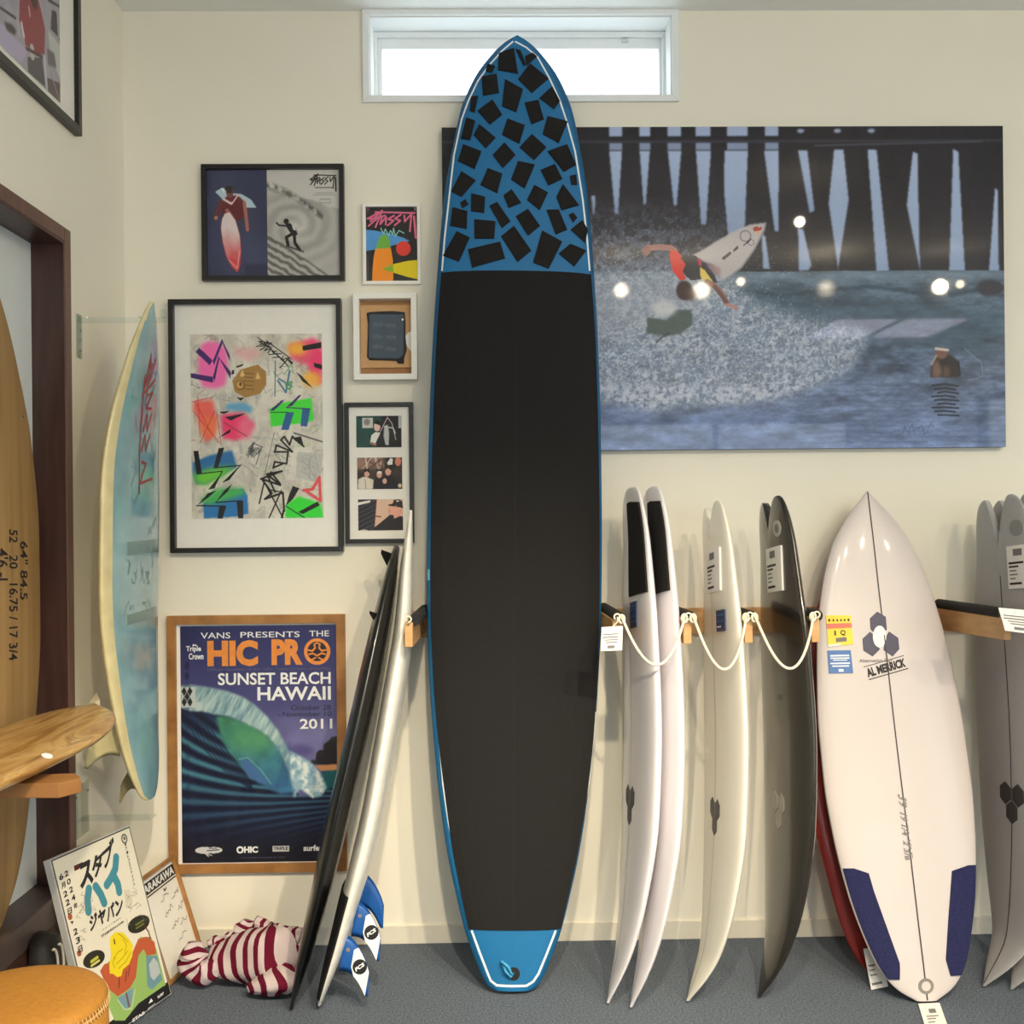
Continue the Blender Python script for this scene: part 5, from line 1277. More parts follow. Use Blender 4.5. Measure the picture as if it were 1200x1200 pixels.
R = (X > 467).astype(float); g = fbm(X, Y, 60, 30, 5); c.mix(R, (206, 204, 200)); r_ = np.hypot((X - 590) / 1.05, (Y - 370)); sw = .5 + .5 * np.sin(r_ / 9 + 3 * fbm(X, Y, 50, 9) + np.arctan2(Y - 370, X - 590) * 2)
inside = np.clip((Y - (190 + .35 * (X - 467) + 30 * (g - .5))) / 8, 0, 1) * R
c.mix(inside * (.22 + .4 * sw * np.clip(1.2 - r_ / 220, 0, 1)), (120, 118, 116)); c.mix(inside * np.clip(1 - r_ / 80, 0, 1) * .5, (236, 234, 230))
lip = np.clip(1 - np.abs(Y - (196 + .30 * (X - 467) + .0012 * (X - 467) ** 2)) / 24, 0, 1) * R * (X < 700); c.mix(lip * np.clip((fbm(X, Y, 18, 5) - .3) * 3, 0, .9), (74, 72, 72))
lo = np.clip((Y - (385 + .72 * (X - 467))) / 10, 0, 1) * R; ws = .5 + .5 * np.sin((Y - .62 * X) / 5 + 5 * fbm(X, Y, 40, 13)); c.mix(lo * (.35 + .5 * ws), (84, 82, 82)); c.mix(lo * (1 - ws) * .6, (214, 212, 208))
c.ell(545, 346, 11, 12, K); c.poly([(540,360),(560,352),(585,375),(592,400),(575,412),(555,385)], K); c.line([(545, 365), (515, 362), (505, 352)], 7, K); c.line([(575, 395), (545, 412), (552, 445)], 13, K); c.line([(578, 400), (580, 435), (600, 465)], 13, K); c.poly([(568,362),(582,370),(586,385),(574,380)], (210, 208, 204)); c.line([(545, 448), (615, 472)], 6, (60, 58, 58))
c.script(645, 148, 112, 62, 4.5, K); c.line([(752, 165), (753, 220)], 6, K)
for (a, b_, yy, wd, cc) in ((668, 738, 206, 6, (110,108,106)), (670, 742, 228, 3, (140,138,136)), (660, 750, 236, 3, (140,138,136)), (686, 730, 256, 3, (140,138,136)), (684, 732, 268, 3, (140,138,136))): c.line([(a, yy), (b_, yy)], wd, cc, .8)
c.line([(684, 262), (690, 252), (725, 252), (732, 262), (725, 274), (690, 274), (684, 262)], 2, (140, 138, 136), .7)
c.build('printed_photo', P.fn(.0095), M_PRINT, P.t, noise=8); P.glass(.017)

# ---- small black graphic print in white frame (drawing coordinates: 400,230 + .19167 v)
P = Pic('framed_picture', 'small white framed black graphic print with blue, orange and yellow board shapes', 'picture', (130, 42, 484, 536), .19167, (400, 230), .018)
P.frame(M_WHITEF, 20); P.back()
c = Canvas(148, 54, 468, 520, 200, (36, 33, 36)); X, Y = c.X, c.Y
c.poly([(148,200),(200,204),(300,225),(380,250),(415,270),(360,285),(280,305),(220,318),(148,330)], (84, 156, 222)); org = [(205,320),(218,290),(300,290),(312,380),(315,460),(312,520),(184,520),(188,440),(195,370)]
c.poly([(235,240),(265,225),(290,250),(300,312),(208,318),(218,280)], (116, 182, 72)); c.poly([(206,318),(300,312),(312,380),(315,460),(313,520),(184,520),(188,440),(195,370)], (252, 150, 34)); c.ell(378, 316, 45, 45, (232, 64, 50))
c.poly([(250,440),(320,410),(400,392),(468,386),(468,506),(400,490),(320,465)], (236, 212, 16)); c.poly([(250,440),(312,412),(316,462),(290,456)], (140, 184, 40))
c.script(160, 80, 300, 130, 11, (230, 112, 150)); c.line([(445, 120), (455, 250)], 14, (230, 112, 150)); c.line([(240, 190), (258, 225), (268, 195), (288, 235), (300, 205), (314, 232), (318, 190), (330, 240), (352, 205), (382, 222)], 6, (150, 214, 204))
c.poly([(152,56),(182,56),(160,100)], (110, 70, 84), soft=3); c.rect(445, 56, 462, 84, (120, 128, 140), soft=3)
for k in range(9): c.line([(158, 360 + k * 17), (160, 370 + k * 17)], 6, (120, 116, 112), .7)
c.build('printed_graphic', P.fn(.0095), M_PRINT, P.t); P.glass(.014)

# ---- box frame with slate card (same coordinates)
P = Pic('framed_picture', 'deep white box frame holding a dark slate card on torn kraft paper', 'picture', (73, 588, 462, 1120), .19167, (400, 230), .040)
P.frame(M_WHITEF, 36); P.back(mat('kraft_board', rgb(168, 122, 80), .8, var=.08, scale=40))
P.sheet((112, 655, 430, 1040), .012, mat('kraft_paper', rgb(206, 160, 112), .8, var=.07, scale=25), 'kraft_sheet', .004)
M_SLATE = mat('slate_card', rgb(72, 84, 98), .7, var=.12, scale=50); M_SLD = mat('slate_edge', rgb(36, 36, 40), .8, var=.2)
mb = MB(); rs = random.Random(6); e0 = [(150,705),(170,698),(250,694),(310,692),(385,700),(390,760),(388,850),(396,930),(380,980),(376,1018),(340,1016),(330,1000),(250,996),(165,994),(150,975),(155,860),(158,770)]
mb.prism([(float(P.x(a)), float(P.y(b_))) for a, b_ in reversed(e0)], .012, .0150); mb.build('card_edge', M_SLD, P.t)
mb = MB().prism([(float(P.x(a)), float(P.y(b_))) for a, b_ in ((162,980),(345,985),(375,960),(378,715),(170,712))], .012, .0165); mb.build('slate_card', M_SLATE, P.t)
mb = MB()
for (a, yy) in ((190, 765), (270, 770), (188, 838), (268, 842), (190, 900), (270, 915)): P.text(mb, 'MSA', a, yy, a + 62, yy + 24, .0168, 0)
mb.build('lettering', mat('faint_chalk', rgb(112, 122, 132), .8), P.t, fix=False)
P.shape(mb := MB(), [(430,815),(405,825),(385,850),(388,890),(405,920),(430,950)], .0125); mb.build('torn_gap', M_WHITEF, P.t, fix=False)
MB().lathe([(.004, 0), (.004, .002)], 12).build('pin', M_WHITEP, P.t, M=Matrix.Translation((float(P.x(372)), float(P.y(746)), .0165))); P.glass(.034)

# ---- three snapshots in a tall black frame (drawing coordinates: 400,460 + .15823 v)
P = Pic('framed_picture', 'tall narrow black frame holding three colour snapshots one above another', 'picture', (25, 72, 535, 1116), .15823, (400, 460), .024)
P.frame(M_BLACKF, 32); P.back(); P.sheet((52, 104, 505, 1086), .010, M_MATB, 'mount')
c = Canvas(110, 170, 446, 404, 130, (34, 84, 82)); X, Y = c.X, c.Y
c.C = c.C * (.6 + .6 * fbm(X, Y, 80, 4)[..., None]); c.rect(300, 170, 446, 404, (24, 26, 30), soft=14); c.rect(155, 184, 235, 260, (206, 206, 196), soft=2); c.ell(190, 215, 24, 24, (140, 130, 130), soft=3); c.ell(265, 250, 24, 34, (232, 196, 184), soft=2); c.poly([(240,225),(258,200),(290,210),(298,260),(284,240),(250,228)], (26, 22, 22), soft=2)
c.poly([(212,370),(222,315),(252,290),(290,295),(262,350),(250,378),(225,378)], (232, 230, 226), soft=2); c.line([(222, 372), (250, 384)], 18, (170, 110, 90)); c.poly([(252,404),(300,260),(345,180),(380,240),(405,350),(350,404)], (34, 34, 38)); c.line([(290, 285), (342, 182), (375, 225), (404, 348)], 5, (236, 200, 208)); c.poly([(318,245),(345,235),(355,300),(350,390),(325,385),(312,320)], (214, 216, 218), soft=3, a=.9); c.line([(320, 250), (385, 262), (400, 300)], 8, (210, 210, 212)); c.rect(424, 172, 446, 262, (190, 196, 190))
c.build('snapshot', P.fn(.0115), M_PRINT, P.t, noise=8)
c = Canvas(114, 480, 448, 714, 130, (60, 46, 44)); X, Y = c.X, c.Y; rs = random.Random(5)
c.C = c.C * (.6 + .7 * fbm(X, Y, 50, 4)[..., None]); c.rect(114, 480, 310, 565, (206, 172, 150), soft=20, a=.6)
for k in range(16): c.line([(rs.uniform(120, 330), 482), (rs.uniform(120, 330), 560)], rs.uniform(6, 14), rs.choice(((236,220,200),(170,120,100),(236,206,190),(90,60,56))), .7)
c.rect(330, 482, 400, 560, (30, 28, 32), soft=8); c.poly([(336,520),(362,485),(380,490),(376,532),(345,536)], (236, 236, 232), soft=2); c.ell(418, 510, 24, 34, (222, 136, 116), soft=3)
for (xx, yy, bw, cc) in ((186, 598, 60, (226, 214, 194)), (280, 600, 52, (26, 26, 34)), (344, 582, 60, (28, 28, 38)), (412, 640, 60, (24, 28, 52))):
    c.poly([(xx - bw, 714), (xx - bw + 8, yy + 50), (xx - 10, yy + 22), (xx + bw - 10, yy + 46), (xx + bw, 714)], cc, soft=3)
for (xx, yy, rx, ry) in ((186, 598, 20, 26), (278, 604, 20, 28), (344, 582, 22, 32)): c.ell(xx, yy, rx, ry, (224, 170, 148), soft=2); c.poly([(xx - rx - 4, yy - 4), (xx - rx, yy - ry - 8), (xx + rx, yy - ry - 8), (xx + rx + 3, yy), (xx, yy - ry + 8)], (30, 24, 24), soft=2)
c.ell(280, 590, 18, 10, (236, 234, 230), soft=2); c.poly([(120,640),(160,620),(205,640),(232,700),(215,714),(118,714)], (228, 220, 204), soft=3); c.ell(318, 655, 16, 20, (228, 180, 160), soft=2); c.ell(430, 690, 14, 16, (224, 190, 160), soft=2); c.line([(172, 640), (178, 714)], 4, (120, 90, 80))
c.build('snapshot', P.fn(.0115), M_PRINT, P.t, noise=10)
c = Canvas(118, 790, 452, 1022, 130, (226, 190, 168)); X, Y = c.X, c.Y
c.poly([(118,790),(258,790),(232,1022),(118,1022)], (36, 36, 44)); 
for k in range(7): c.line([(118, 900 + 34 * k - 40), (240, 800 + 34 * k)], 10, (76, 78, 90), .8, 3)
c.poly([(118,812),(210,796),(208,812),(118,834)], (236, 232, 224)); c.line([(256, 792), (236, 1010)], 6, (120, 70, 60)); c.poly([(228,1006),(300,950),(355,905),(452,920),(452,1022),(228,1022)], (34, 32, 38), soft=2); c.poly([(345,850),(370,840),(440,850),(446,890),(420,920),(385,935),(380,905),(345,902)], (236, 172, 150), soft=2); c.line([(345, 865), (356, 880), (348, 890)], 8, (220, 140, 120))
c.poly([(340,832),(375,822),(384,795),(420,790),(446,805),(452,860),(430,850),(400,838),(350,842)], (36, 30, 38), soft=1); c.ell(412, 804, 10, 6, (220, 214, 210)); c.line([(360, 838), (440, 850)], 5, (24, 20, 26)); c.line([(250, 915), (285, 920)], 10, (130, 80, 64)); c.ell(160, 1022, 30, 8, (210, 200, 190)); c.ell(432, 880, 8, 12, (228, 160, 140))
c.build('snapshot', P.fn(.0115), M_PRINT, P.t, noise=10); P.glass(.017)

# ---- black framed photograph high on the left wall
pr = onX(88, 160, WL); tb = pr.z; yr = pr.y
Hh, Ww = .56, .62
Mx = frame_M((WL, yr - Ww / 2, tb), (0, 1, 0), (0, 0, 1), (1, 0, 0))
P = Pic('framed_picture', 'black framed photograph of a person in a red shirt, high by the ceiling', 'picture', (0, 0, 620, 560), 1, (0, 0), .022, base=(Mx, Ww, Hh))
P.frame(M_BLACKF, 24); P.back(); P.sheet((20, 20, 600, 540), .008, M_MATB, 'mount')
def fy(px, py):
    q = onX(px, py, WL + .01); return ((q.y - (yr - Ww)) * 1000, (tb + Hh - q.z) * 1000)
rect = fy(71, 121)
x1, y1 = rect; x0, y0 = x1 - 480, 40
c = Canvas(x0, y0, x1, y1, 200, (176, 172, 186)); X, Y = c.X, c.Y
c.C = c.C * (.86 + .2 * fbm(X, Y, 60, 4)[..., None])
pp = lambda pts: [fy(a * .1416, b_ * .1417) for a, b_ in pts]
c.poly(pp([(0,180),(140,330),(220,410),(215,470),(160,520),(0,390)]), (186, 176, 206), soft=3); c.line(pp([(0, 60), (130, 150)]), 8, (70, 62, 70)); c.poly(pp([(35,180),(100,200),(140,260),(120,290),(60,250)]), (84, 70, 76), soft=3)
c.poly(pp([(230,470),(350,480),(360,560),(380,720),(235,600)]), (92, 82, 92), soft=2); c.poly(pp([(390,640),(500,690),(500,850),(400,750)]), (96, 86, 92), soft=2); c.line(pp([(370, 480), (390, 740)]), 14, (200, 200, 214)); c.line(pp([(420, 600), (490, 820)]), 6, (170, 130, 130))
c.poly(pp([(165,-40),(310,-40),(340,80),(375,240),(370,450),(300,440),(210,370),(200,260),(160,180)]), (150, 62, 72), soft=2); c.line(pp([(180, 190), (200, 300)]), 10, (226, 214, 220)); c.line(pp([(240, 60), (250, 130)]), 8, (210, 180, 180)); c.ell(*pp([(268, 430)])[0], 14, 22, (196, 190, 190), soft=2); c.line(pp([(220, 400), (350, 470)]), 10, (86, 60, 66)); c.line(pp([(150, 180), (160, 290)]), 12, (190, 180, 190))
c.poly(pp([(430,80),(470,100),(480,300),(510,380),(510,340),(420,240)]), (70, 62, 66), soft=2); c.poly(pp([(400,250),(515,400),(515,700),(460,560),(410,380)]), (200, 204, 200), soft=3); c.poly(pp([(390,400),(450,440),(470,560),(400,540)]), (110, 100, 110), soft=4); c.line(pp([(400, 0), (520, 70)]), 8, (60, 56, 62)); c.ell(*pp([(285, 0)])[0], 20, 26, (80, 50, 52), soft=3)
c.build('printed_photo', P.fn(.0095), M_PRINT, P.t, noise=8)
mb = MB()
for a, b_ in (((30, 480), (130, 575)), ((150, 600), (250, 690)), ((420, 870), (480, 930))):
    p0, p1 = pp([a])[0], pp([b_])[0]; rs = random.Random(a[0]); P.stroke(mb, [(p0[0] + (p1[0] - p0[0]) * k / 8, p0[1] + (p1[1] - p0[1]) * k / 8 + rs.uniform(-5, 5)) for k in range(9)], 2, .0085)
mb.build('signature', M_GREYINK, P.t, fix=False); P.glass(.016)

# ================================================================== floor corner: leaning posters, towel, stool, bag
def lean_plane(bl, br, up_dir_px=None, a=0, h=0):
    return
br_ = onZ(194, 1166, 0.004); bl_ = onZ(104, 1230, 0.004)
xv = (br_ - bl_); Wp = xv.length; xv.normalize()
nh = Vector((xv.y, -xv.x, 0))                       # towards the room
upv = (Vector((0, 0, .507)) - nh * .147); Hp = upv.length; upv.normalize(); nv = xv.cross(upv)
ctr = (br_ + bl_) / 2
P = Pic('poster_panel', 'signed white event poster panel with yellow shaggy bird, leaning beside the dark opening', 'poster', (0, 0, 1000, 1000 * Hp / Wp), 1, (0, 0), .024, base=(frame_M(ctr, xv, upv, nv), Wp, Hp))
hh = 1000 * Hp / Wp
MB().box(-Wp/2, Wp/2, 0, Hp, -.002, .022).build('panel', mat('white_panel_edge', rgb(206, 206, 204), .3), P.t, bevel=.001)
def q2(a, b_):
    """enlargement pixel (50,960 + .2 v) -> drawing coordinates on the panel"""
    w_ = onP(50 + .2 * a, 960 + .2 * b_, ctr + nv * .023, nv) - ctr
    return (w_.dot(xv) + Wp / 2) / Wp * 1000, (Hp - w_.dot(upv)) / Wp * 1000
qq = lambda pts: [q2(a, b_) for a, b_ in pts]
c = Canvas(8, 8, 992, hh - 8, 300, (232, 226, 208)); X, Y = c.X, c.Y
c.rect(8, 8, 992, 20, (60, 58, 58)); c.rect(8, 8, 20, hh, (60, 58, 58)); c.rect(982, 8, 992, hh, (60, 58, 58))
c.rect(22, hh - 115, 982, hh, (30, 30, 32))
c.poly(qq([(345,880),(390,830),(440,1000),(520,960),(545,745),(570,690),(635,690),(665,760),(720,970),(560,1080),(480,1180),(420,1180),(370,1060)]), (150, 186, 104), soft=3)
c.poly(qq([(335,890),(360,850),(420,830),(500,840),(530,770),(560,700),(610,688),(655,720),(665,790),(610,800),(590,760),(560,800),(545,930),(510,990),(440,1040),(380,990)]), (190, 92, 58), soft=2)
c.poly(qq([(440,1050),(530,985),(520,1090),(490,1115),(455,1085)]), (120, 156, 168), soft=2); c.poly(qq([(605,800),(670,800),(700,940),(640,1000),(612,980)]), (110, 150, 160), soft=3); c.poly(qq([(622,850),(650,810),(675,840),(690,900),(650,945),(630,920)]), (182, 190, 192), soft=2); c.poly(qq([(560,830),(580,780),(610,1000),(540,1080)]), (150, 186, 104), soft=3)
c.line(qq([(440, 1060), (480, 1115), (520, 1110), (540, 1000)]), 10, (206, 214, 196), .8); c.line(qq([(490, 1025), (505, 1095)]), 22, (120, 90, 84))
YE = (238, 214, 36); OUTL = (70, 60, 20)
c.poly(qq([(395,690),(425,660),(470,665),(505,700),(528,740),(525,800),(505,850),(470,880),(460,920),(435,925),(410,905),(392,905),(390,850),(400,790),(392,730)]), YE, soft=2)
for p in ([(415,820),(440,780),(470,760)],[(430,850),(470,810),(500,770)],[(445,875),(490,830),(515,780)],[(420,870),(410,840),(425,810)],[(470,700),(490,740),(480,790)],[(440,670),(470,690),(500,720)]): c.line(qq(p), 4, OUTL, .7)
c.line(qq([(418, 705), (422, 730)]), 12, (30, 28, 24)); c.line(qq([(450, 930), (445, 985)]), 10, (90, 40, 36)); c.line(qq([(490, 890), (485, 950)]), 10, (90, 40, 36)); c.line(qq([(510, 860), (500, 920)]), 8, (90, 40, 36))
for (a, b_) in ((300, 820), (562, 615)):
    c.poly(qq([(a + 58 * math.cos(q) * 1.05 + 20 * math.sin(q), b_ + 42 * math.sin(q) - 34 * math.cos(q)) for q in np.linspace(0, 6.28, 28, endpoint=False)]), (44, 44, 34), soft=1)
c.line(qq([(595, 625), (620, 660), (630, 700)]), 14, (90, 50, 40)); c.line(qq([(285, 835), (320, 810)]), 26, (196, 196, 70)); c.line(qq([(285, 860), (330, 828)]), 18, (220, 214, 120)); c.line(qq([(545, 620), (590, 592)]), 14, (120, 124, 60)); c.line(qq([(548, 640), (592, 612)]), 14, (120, 124, 60))
c.poly(qq([(182,275),(232,250),(234,280),(186,305)]), (84, 34, 28), soft=1)
for (a, b_) in ((160, 572), (213, 785)): c.ell(*q2(a, b_), 26, 26, (170, 92, 64), soft=2)
# bold blue strokes and pen marks
TE = (70, 142, 160)
for p in ([(270,410),(262,470),(268,540)],[(310,395),(340,440),(360,490)],[(430,225),(425,290),(400,345),(375,385)],[(415,330),(440,380),(448,425)]): c.line(qq(p), 74, TE)
rs = random.Random(9)
for k in range(26):
    if k < 15: x0, y0 = rs.uniform(215, 285), rs.uniform(420, 720)
    else: x0, y0 = rs.uniform(490, 570), rs.uniform(420, 590)
    pts = [(x0, y0)]
    for j in range(4): pts.append((pts[-1][0] + rs.uniform(-22, 22), pts[-1][1] + rs.uniform(-24, 24)))
    c.line(qq(pts), 4, (130, 128, 112), .7)
for k in range(4): c.line(qq([(480 + k * 9, 415), (492 + k * 9, 520)]), 5, (150, 140, 110), .8)
c.ell(*q2(478, 115), 40, 44, (90, 86, 80), soft=2); c.ell(*q2(478, 115), 26, 30, (216, 210, 196), soft=2); c.ell(*q2(479, 112), 14, 16, (90, 86, 80), soft=2)
c.poly(qq([(160,600),(180,596),(174,618)]), K)
c.build('printed_poster', P.fn(.0235), M_PRINT, P.t, noise=8)
def tq_(mb, body, quad, bold=.02, z=.0245):
    v, f = text2d(body, bold); qd = qq(quad)
    if len(v):
        out = [bil(qd, a, 1 - b_) for a, b_ in v]; mb.add([(float(P.x(a)), float(P.y(b_)), z) for a, b_ in out], f)
mk, mw = MB(), MB()
tq_(mk, 'ス', [(205,268),(285,225),(298,372),(220,418)], .05); tq_(mk, 'タ', [(272,240),(345,182),(352,285),(300,360)], .045); tq_(mk, 'ブ', [(338,180),(420,92),(395,295),(358,290)], .04)
mk.build('lettering', M_INK, P.t, fix=False); mk = MB()
for i, ch in enumerate('ジャパン'):
    a = 268 + i * 50; b_ = 568 - i * 29; tq_(mk, ch, [(a, b_), (a + 48, b_ - 28), (a + 52, b_ + 62), (a + 8, b_ + 96)], .04)
def column(chars, x0, y0, x1, y1, w_, h_):
    n = len(chars)
    for i, ch in enumerate(chars):
        a = x0 + (x1 - x0) * i / max(n - 1, 1); b_ = y0 + (y1 - y0) * i / max(n - 1, 1)
        tq_(mk, ch, [(a, b_ + w_ * .3), (a + w_, b_ - w_ * .3), (a + w_ * 1.2, b_ - w_ * .3 + h_), (a + w_ * .2, b_ + w_ * .3 + h_)], .03)
mk.build('lettering', M_INK, P.t, fix=False); mk = MB()
column('2024年', 124, 302, 178, 490, 22, 34); mk.build('lettering', M_INK, P.t, fix=False); mk = MB()
column('6月22日', 92, 320, 142, 520, 24, 36); mk.build('lettering', M_INK, P.t, fix=False); mk = MB()
column('23日', 176, 640, 204, 742, 24, 38); mk.build('lettering', M_INK, P.t, fix=False); mk = MB()
column('・アートフェスティバル', 478, 140, 528, 372, 9, 18)
mk.build('lettering', M_INK, P.t, fix=False); mk = MB()
tq_(mk, 'STABHIGH.COM', [(340,680),(470,594),(472,606),(344,694)], .03)
mk.build('lettering', M_INK, P.t, fix=False); mk = MB()
tq_(mk, 'チケット販売中', [(345,648),(455,574),(457,580),(348,656)], .01)
for wd_, qd_ in (('STAB', [(522,1172),(595,1122),(597,1140),(526,1192)]), ('SURF', [(670,1038),(705,1012),(708,1026),(674,1052)]), ('JAPAN', [(612,1110),(655,1078),(657,1086),(615,1119)])):
    tq_(mb := MB(), wd_, qd_, .035); mb.build('lettering', M_PW, P.t, fix=False)
v0 = qq([(618,1082),(632,1050),(645,1066)]); mw.add([(float(P.x(a)), float(P.y(b_)), .0245) for a, b_ in v0], [(0, 1, 2)])
mk.build('lettering', M_INK, P.t, fix=False); mw.build('triangle_mark', M_PW, P.t, fix=False)

# signed sheet in a thin oak frame behind the panel
br_ = onZ(236, 1113, 0.003); bl_ = onZ(160, 1187, 0.003)
bl_ = br_ + Vector((-.035, -.255, 0)); xv = (br_ - bl_); Wp = xv.length; xv.normalize(); nh = Vector((xv.y, -xv.x, 0))
upv = Vector((0, 0, .325)) - nh * .104; Hp = upv.length; upv.normalize(); nv = xv.cross(upv); ctr = (br_ + bl_) / 2
ctr = ctr + Vector((0.004, -.026, 0))
P = Pic('framed_certificate', 'thin oak frame with a signed white sheet, standing in the corner behind the poster panel', 'picture', (0, 0, 1000, 1000 * Hp / Wp), 1, (0, 0), .016, base=(frame_M(ctr, xv, upv, nv), Wp, Hp))
hh = 1000 * Hp / Wp; P.frame(M_OAK, 40); P.back()
mw = MB()
P.shape(mb := MB(), [(60, 92), (955, 92), (955, 232), (60, 232)], .006); mb.build('header_band', M_INK, P.t, fix=False)
P.text(mw, 'ARAKAWA', 110, 112, 925, 212, .0066, .04, .15); mw.build('lettering', M_PW, P.t, fix=False)
P.shape(mb := MB(), [(60, 250), (940, 250), (940, 266), (60, 266)], .006); mb.build('header_rule', M_INK, P.t, fix=False)
P.text(mb := MB(), 'Surf', 560, 290, 640, 330, .006, .03); mb.build('lettering', M_INK, P.t, fix=False)
rs = random.Random(12)
for (x0, y0, n) in ((420, 420, 9), (700, 470, 8), (420, 600, 9), (760, 640, 7), (480, 800, 9), (700, 820, 8), (560, 980, 9)):
    pts = [(x0, y0)]
    for k in range(n): pts.append((x0 + (k + 1) * 26, y0 - k * 7 + rs.uniform(-34, 34)))
    P.stroke(mb := MB(), pts, 7, .006); mb.build('signature', M_INK, P.t, fix=False)
P.glass(.012)
MB().add([(-.03, Hp * .8, -.002), (.03, Hp * .8, -.002), (.04, .02, -.09), (-.04, .02, -.09), (-.03, Hp * .8, 0), (.03, Hp * .8, 0), (.04, .016, -.087), (-.04, .016, -.087)], [(0,1,2,3),(7,6,5,4),(0,4,5,1),(1,5,6,2),(2,6,7,3),(3,7,4,0)]).build('easel_back', M_BLACKF, P.t)

# striped towel heap
def striped(name):
    m = bpy.data.materials.new(name); m.use_nodes = True; nt = m.node_tree; b = nt.nodes['Principled BSDF']
    at = nt.nodes.new('ShaderNodeAttribute'); at.attribute_name = 'Stripe'
    sn = nt.nodes.new('ShaderNodeMath'); sn.operation = 'FRACT'; nt.links.new(at.outputs['Fac'], sn.inputs[0])
    cr = nt.nodes.new('ShaderNodeValToRGB'); cr.color_ramp.interpolation = 'CONSTANT'
    cr.color_ramp.elements[0].color = (*rgb(206, 190, 190), 1); cr.color_ramp.elements[1].position = .54; cr.color_ramp.elements[1].color = (*rgb(104, 24, 46), 1)
    nt.links.new(sn.outputs[0], cr.inputs[0]); nt.links.new(cr.outputs[0], b.inputs['Base Color'])
    n = nt.nodes.new('ShaderNodeTexNoise'); n.inputs['Scale'].default_value = 420; bp = nt.nodes.new('ShaderNodeBump'); bp.inputs['Strength'].default_value = .5; bp.inputs['Distance'].default_value = .002
    nt.links.new(n.outputs[0], bp.inputs['Height']); nt.links.new(bp.outputs[0], b.inputs['Normal'])
    b.inputs['Roughness'].default_value = .95; b.inputs['Specular IOR Level'].default_value = .1; return m
M_STRIPE = striped('striped_cotton')
class Heap:
    def __init__(s): s.v = []; s.f = []; s.a = []
    def fold(s, pts, rad, sq, n=28, seed=0, lobes=5, amp=.12, rep=27.0, along=True, phase=0.0):
        """a soft roll of cloth: stripes run round it, wrinkles run along it"""
        pts = [Vector(p) for p in pts]; fp = [pchip(range(len(pts)), [p[k] for p in pts]) for k in range(3)]; fr = pchip(range(len(rad)), rad)
        N = 60; base = len(s.v); rs = np.random.RandomState(seed); ph = rs.rand(6) * 6.28; acc = 0; prev = None
        for i in range(N + 1):
            t = i / N; P = Vector([float(f(t * (len(pts) - 1))) for f in fp]); r = float(fr(t * (len(rad) - 1)))
            if prev: acc += (P - prev).length
            prev = P
            T = (Vector([float(f(min(t + .01, 1) * (len(pts) - 1))) for f in fp]) - Vector([float(f(max(t - .01, 0) * (len(pts) - 1))) for f in fp])).normalized()
            U = Vector((0, 0, 1)); Wd = T.cross(U).normalized(); U = Wd.cross(T)
            for k in range(n):
                a = 2 * math.pi * k / n
                w_ = 1 + amp * math.sin(lobes * a + ph[0] + 3 * t) + amp * .6 * math.sin((lobes + 3) * a - 4 * t + ph[1]) + amp * .5 * math.sin(14 * t + 2 * a + ph[2]) + amp * .35 * math.sin(31 * t + ph[3] + 3 * a)
                q = P + Wd * math.cos(a) * r * w_ + U * math.sin(a) * r * sq * w_
                q.z = max(q.z, .003 + .002 * math.sin(k)); s.v.append(tuple(q))
                s.a.append(phase + (acc * rep + .18 * math.sin(a * 2 + ph[4]) + .12 * math.sin(9 * t + ph[5])) if along else phase + a * rep)
        for i in range(N):
            for k in range(n):
                a, c2 = base + i * n + k, base + i * n + (k + 1) % n; s.f.append((a, c2, c2 + n, a + n))
        s.f.append(tuple(base + k for k in range(n - 1, -1, -1))); s.f.append(tuple(base + N * n + k for k in range(n)))
    def build(s, name, m, par=None):
        mb = MB(); mb.v = s.v; mb.f = s.f; mb.mi = [0] * len(s.f); o = mb.build(name, m, par, smooth=True)
        at = o.data.attributes.new('Stripe', 'FLOAT', 'POINT'); at.data.foreach_set('value', np.array(s.a, np.float32)); return o
h = Heap()
D0 = lambda px, py, z: tuple(onZ(px, py, z))
def at_depth(px, py, dep): p = CO + ray(px, py) * (dep / 1.0); return tuple(p)
h.fold([at_depth(252, 1128, 3.26), at_depth(285, 1122, 3.24), at_depth(324, 1118, 3.23), at_depth(336, 1112, 3.25)], [.05, .075, .10, .085], .95, seed=1, lobes=3, amp=.07)
h.fold([at_depth(292, 1158, 3.13), at_depth(320, 1150, 3.13), at_depth(332, 1147, 3.14), at_depth(338, 1144, 3.16)], [.02, .05, .055, .045], .8, seed=4, lobes=3, amp=.08, phase=.4)
h.fold([at_depth(228, 1104, 3.22), at_depth(226, 1122, 3.21), at_depth(238, 1138, 3.20), at_depth(256, 1132, 3.2)], [.022, .042, .04, .02], 1.0, seed=2, lobes=3, amp=.10, rep=36)
h.fold([at_depth(290, 1078, 3.32), at_depth(287, 1092, 3.31), at_depth(296, 1108, 3.29)], [.018, .034, .03], 1.0, seed=3, lobes=3, amp=.14, rep=38)
h.fold([at_depth(298, 1080, 3.31), at_depth(322, 1092, 3.32), at_depth(352, 1096, 3.32)], [.022, .030, .03], .8, seed=7, lobes=4, amp=.14, rep=34)
h.fold([at_depth(266, 1094, 3.3), at_depth(274, 1102, 3.29), at_depth(286, 1108, 3.29)], [.010, .020, .016], 1.0, seed=5, lobes=3, amp=.15, rep=40)
h.fold([at_depth(243, 1106, 3.29), at_depth(254, 1104, 3.3), at_depth(270, 1110, 3.28)], [.012, .022, .02], .8, seed=6, lobes=3, amp=.12, rep=36)
o = h.build('striped_towel', M_STRIPE); tag(o, 'crumpled maroon and white striped towel heaped on the floor', 'towel')

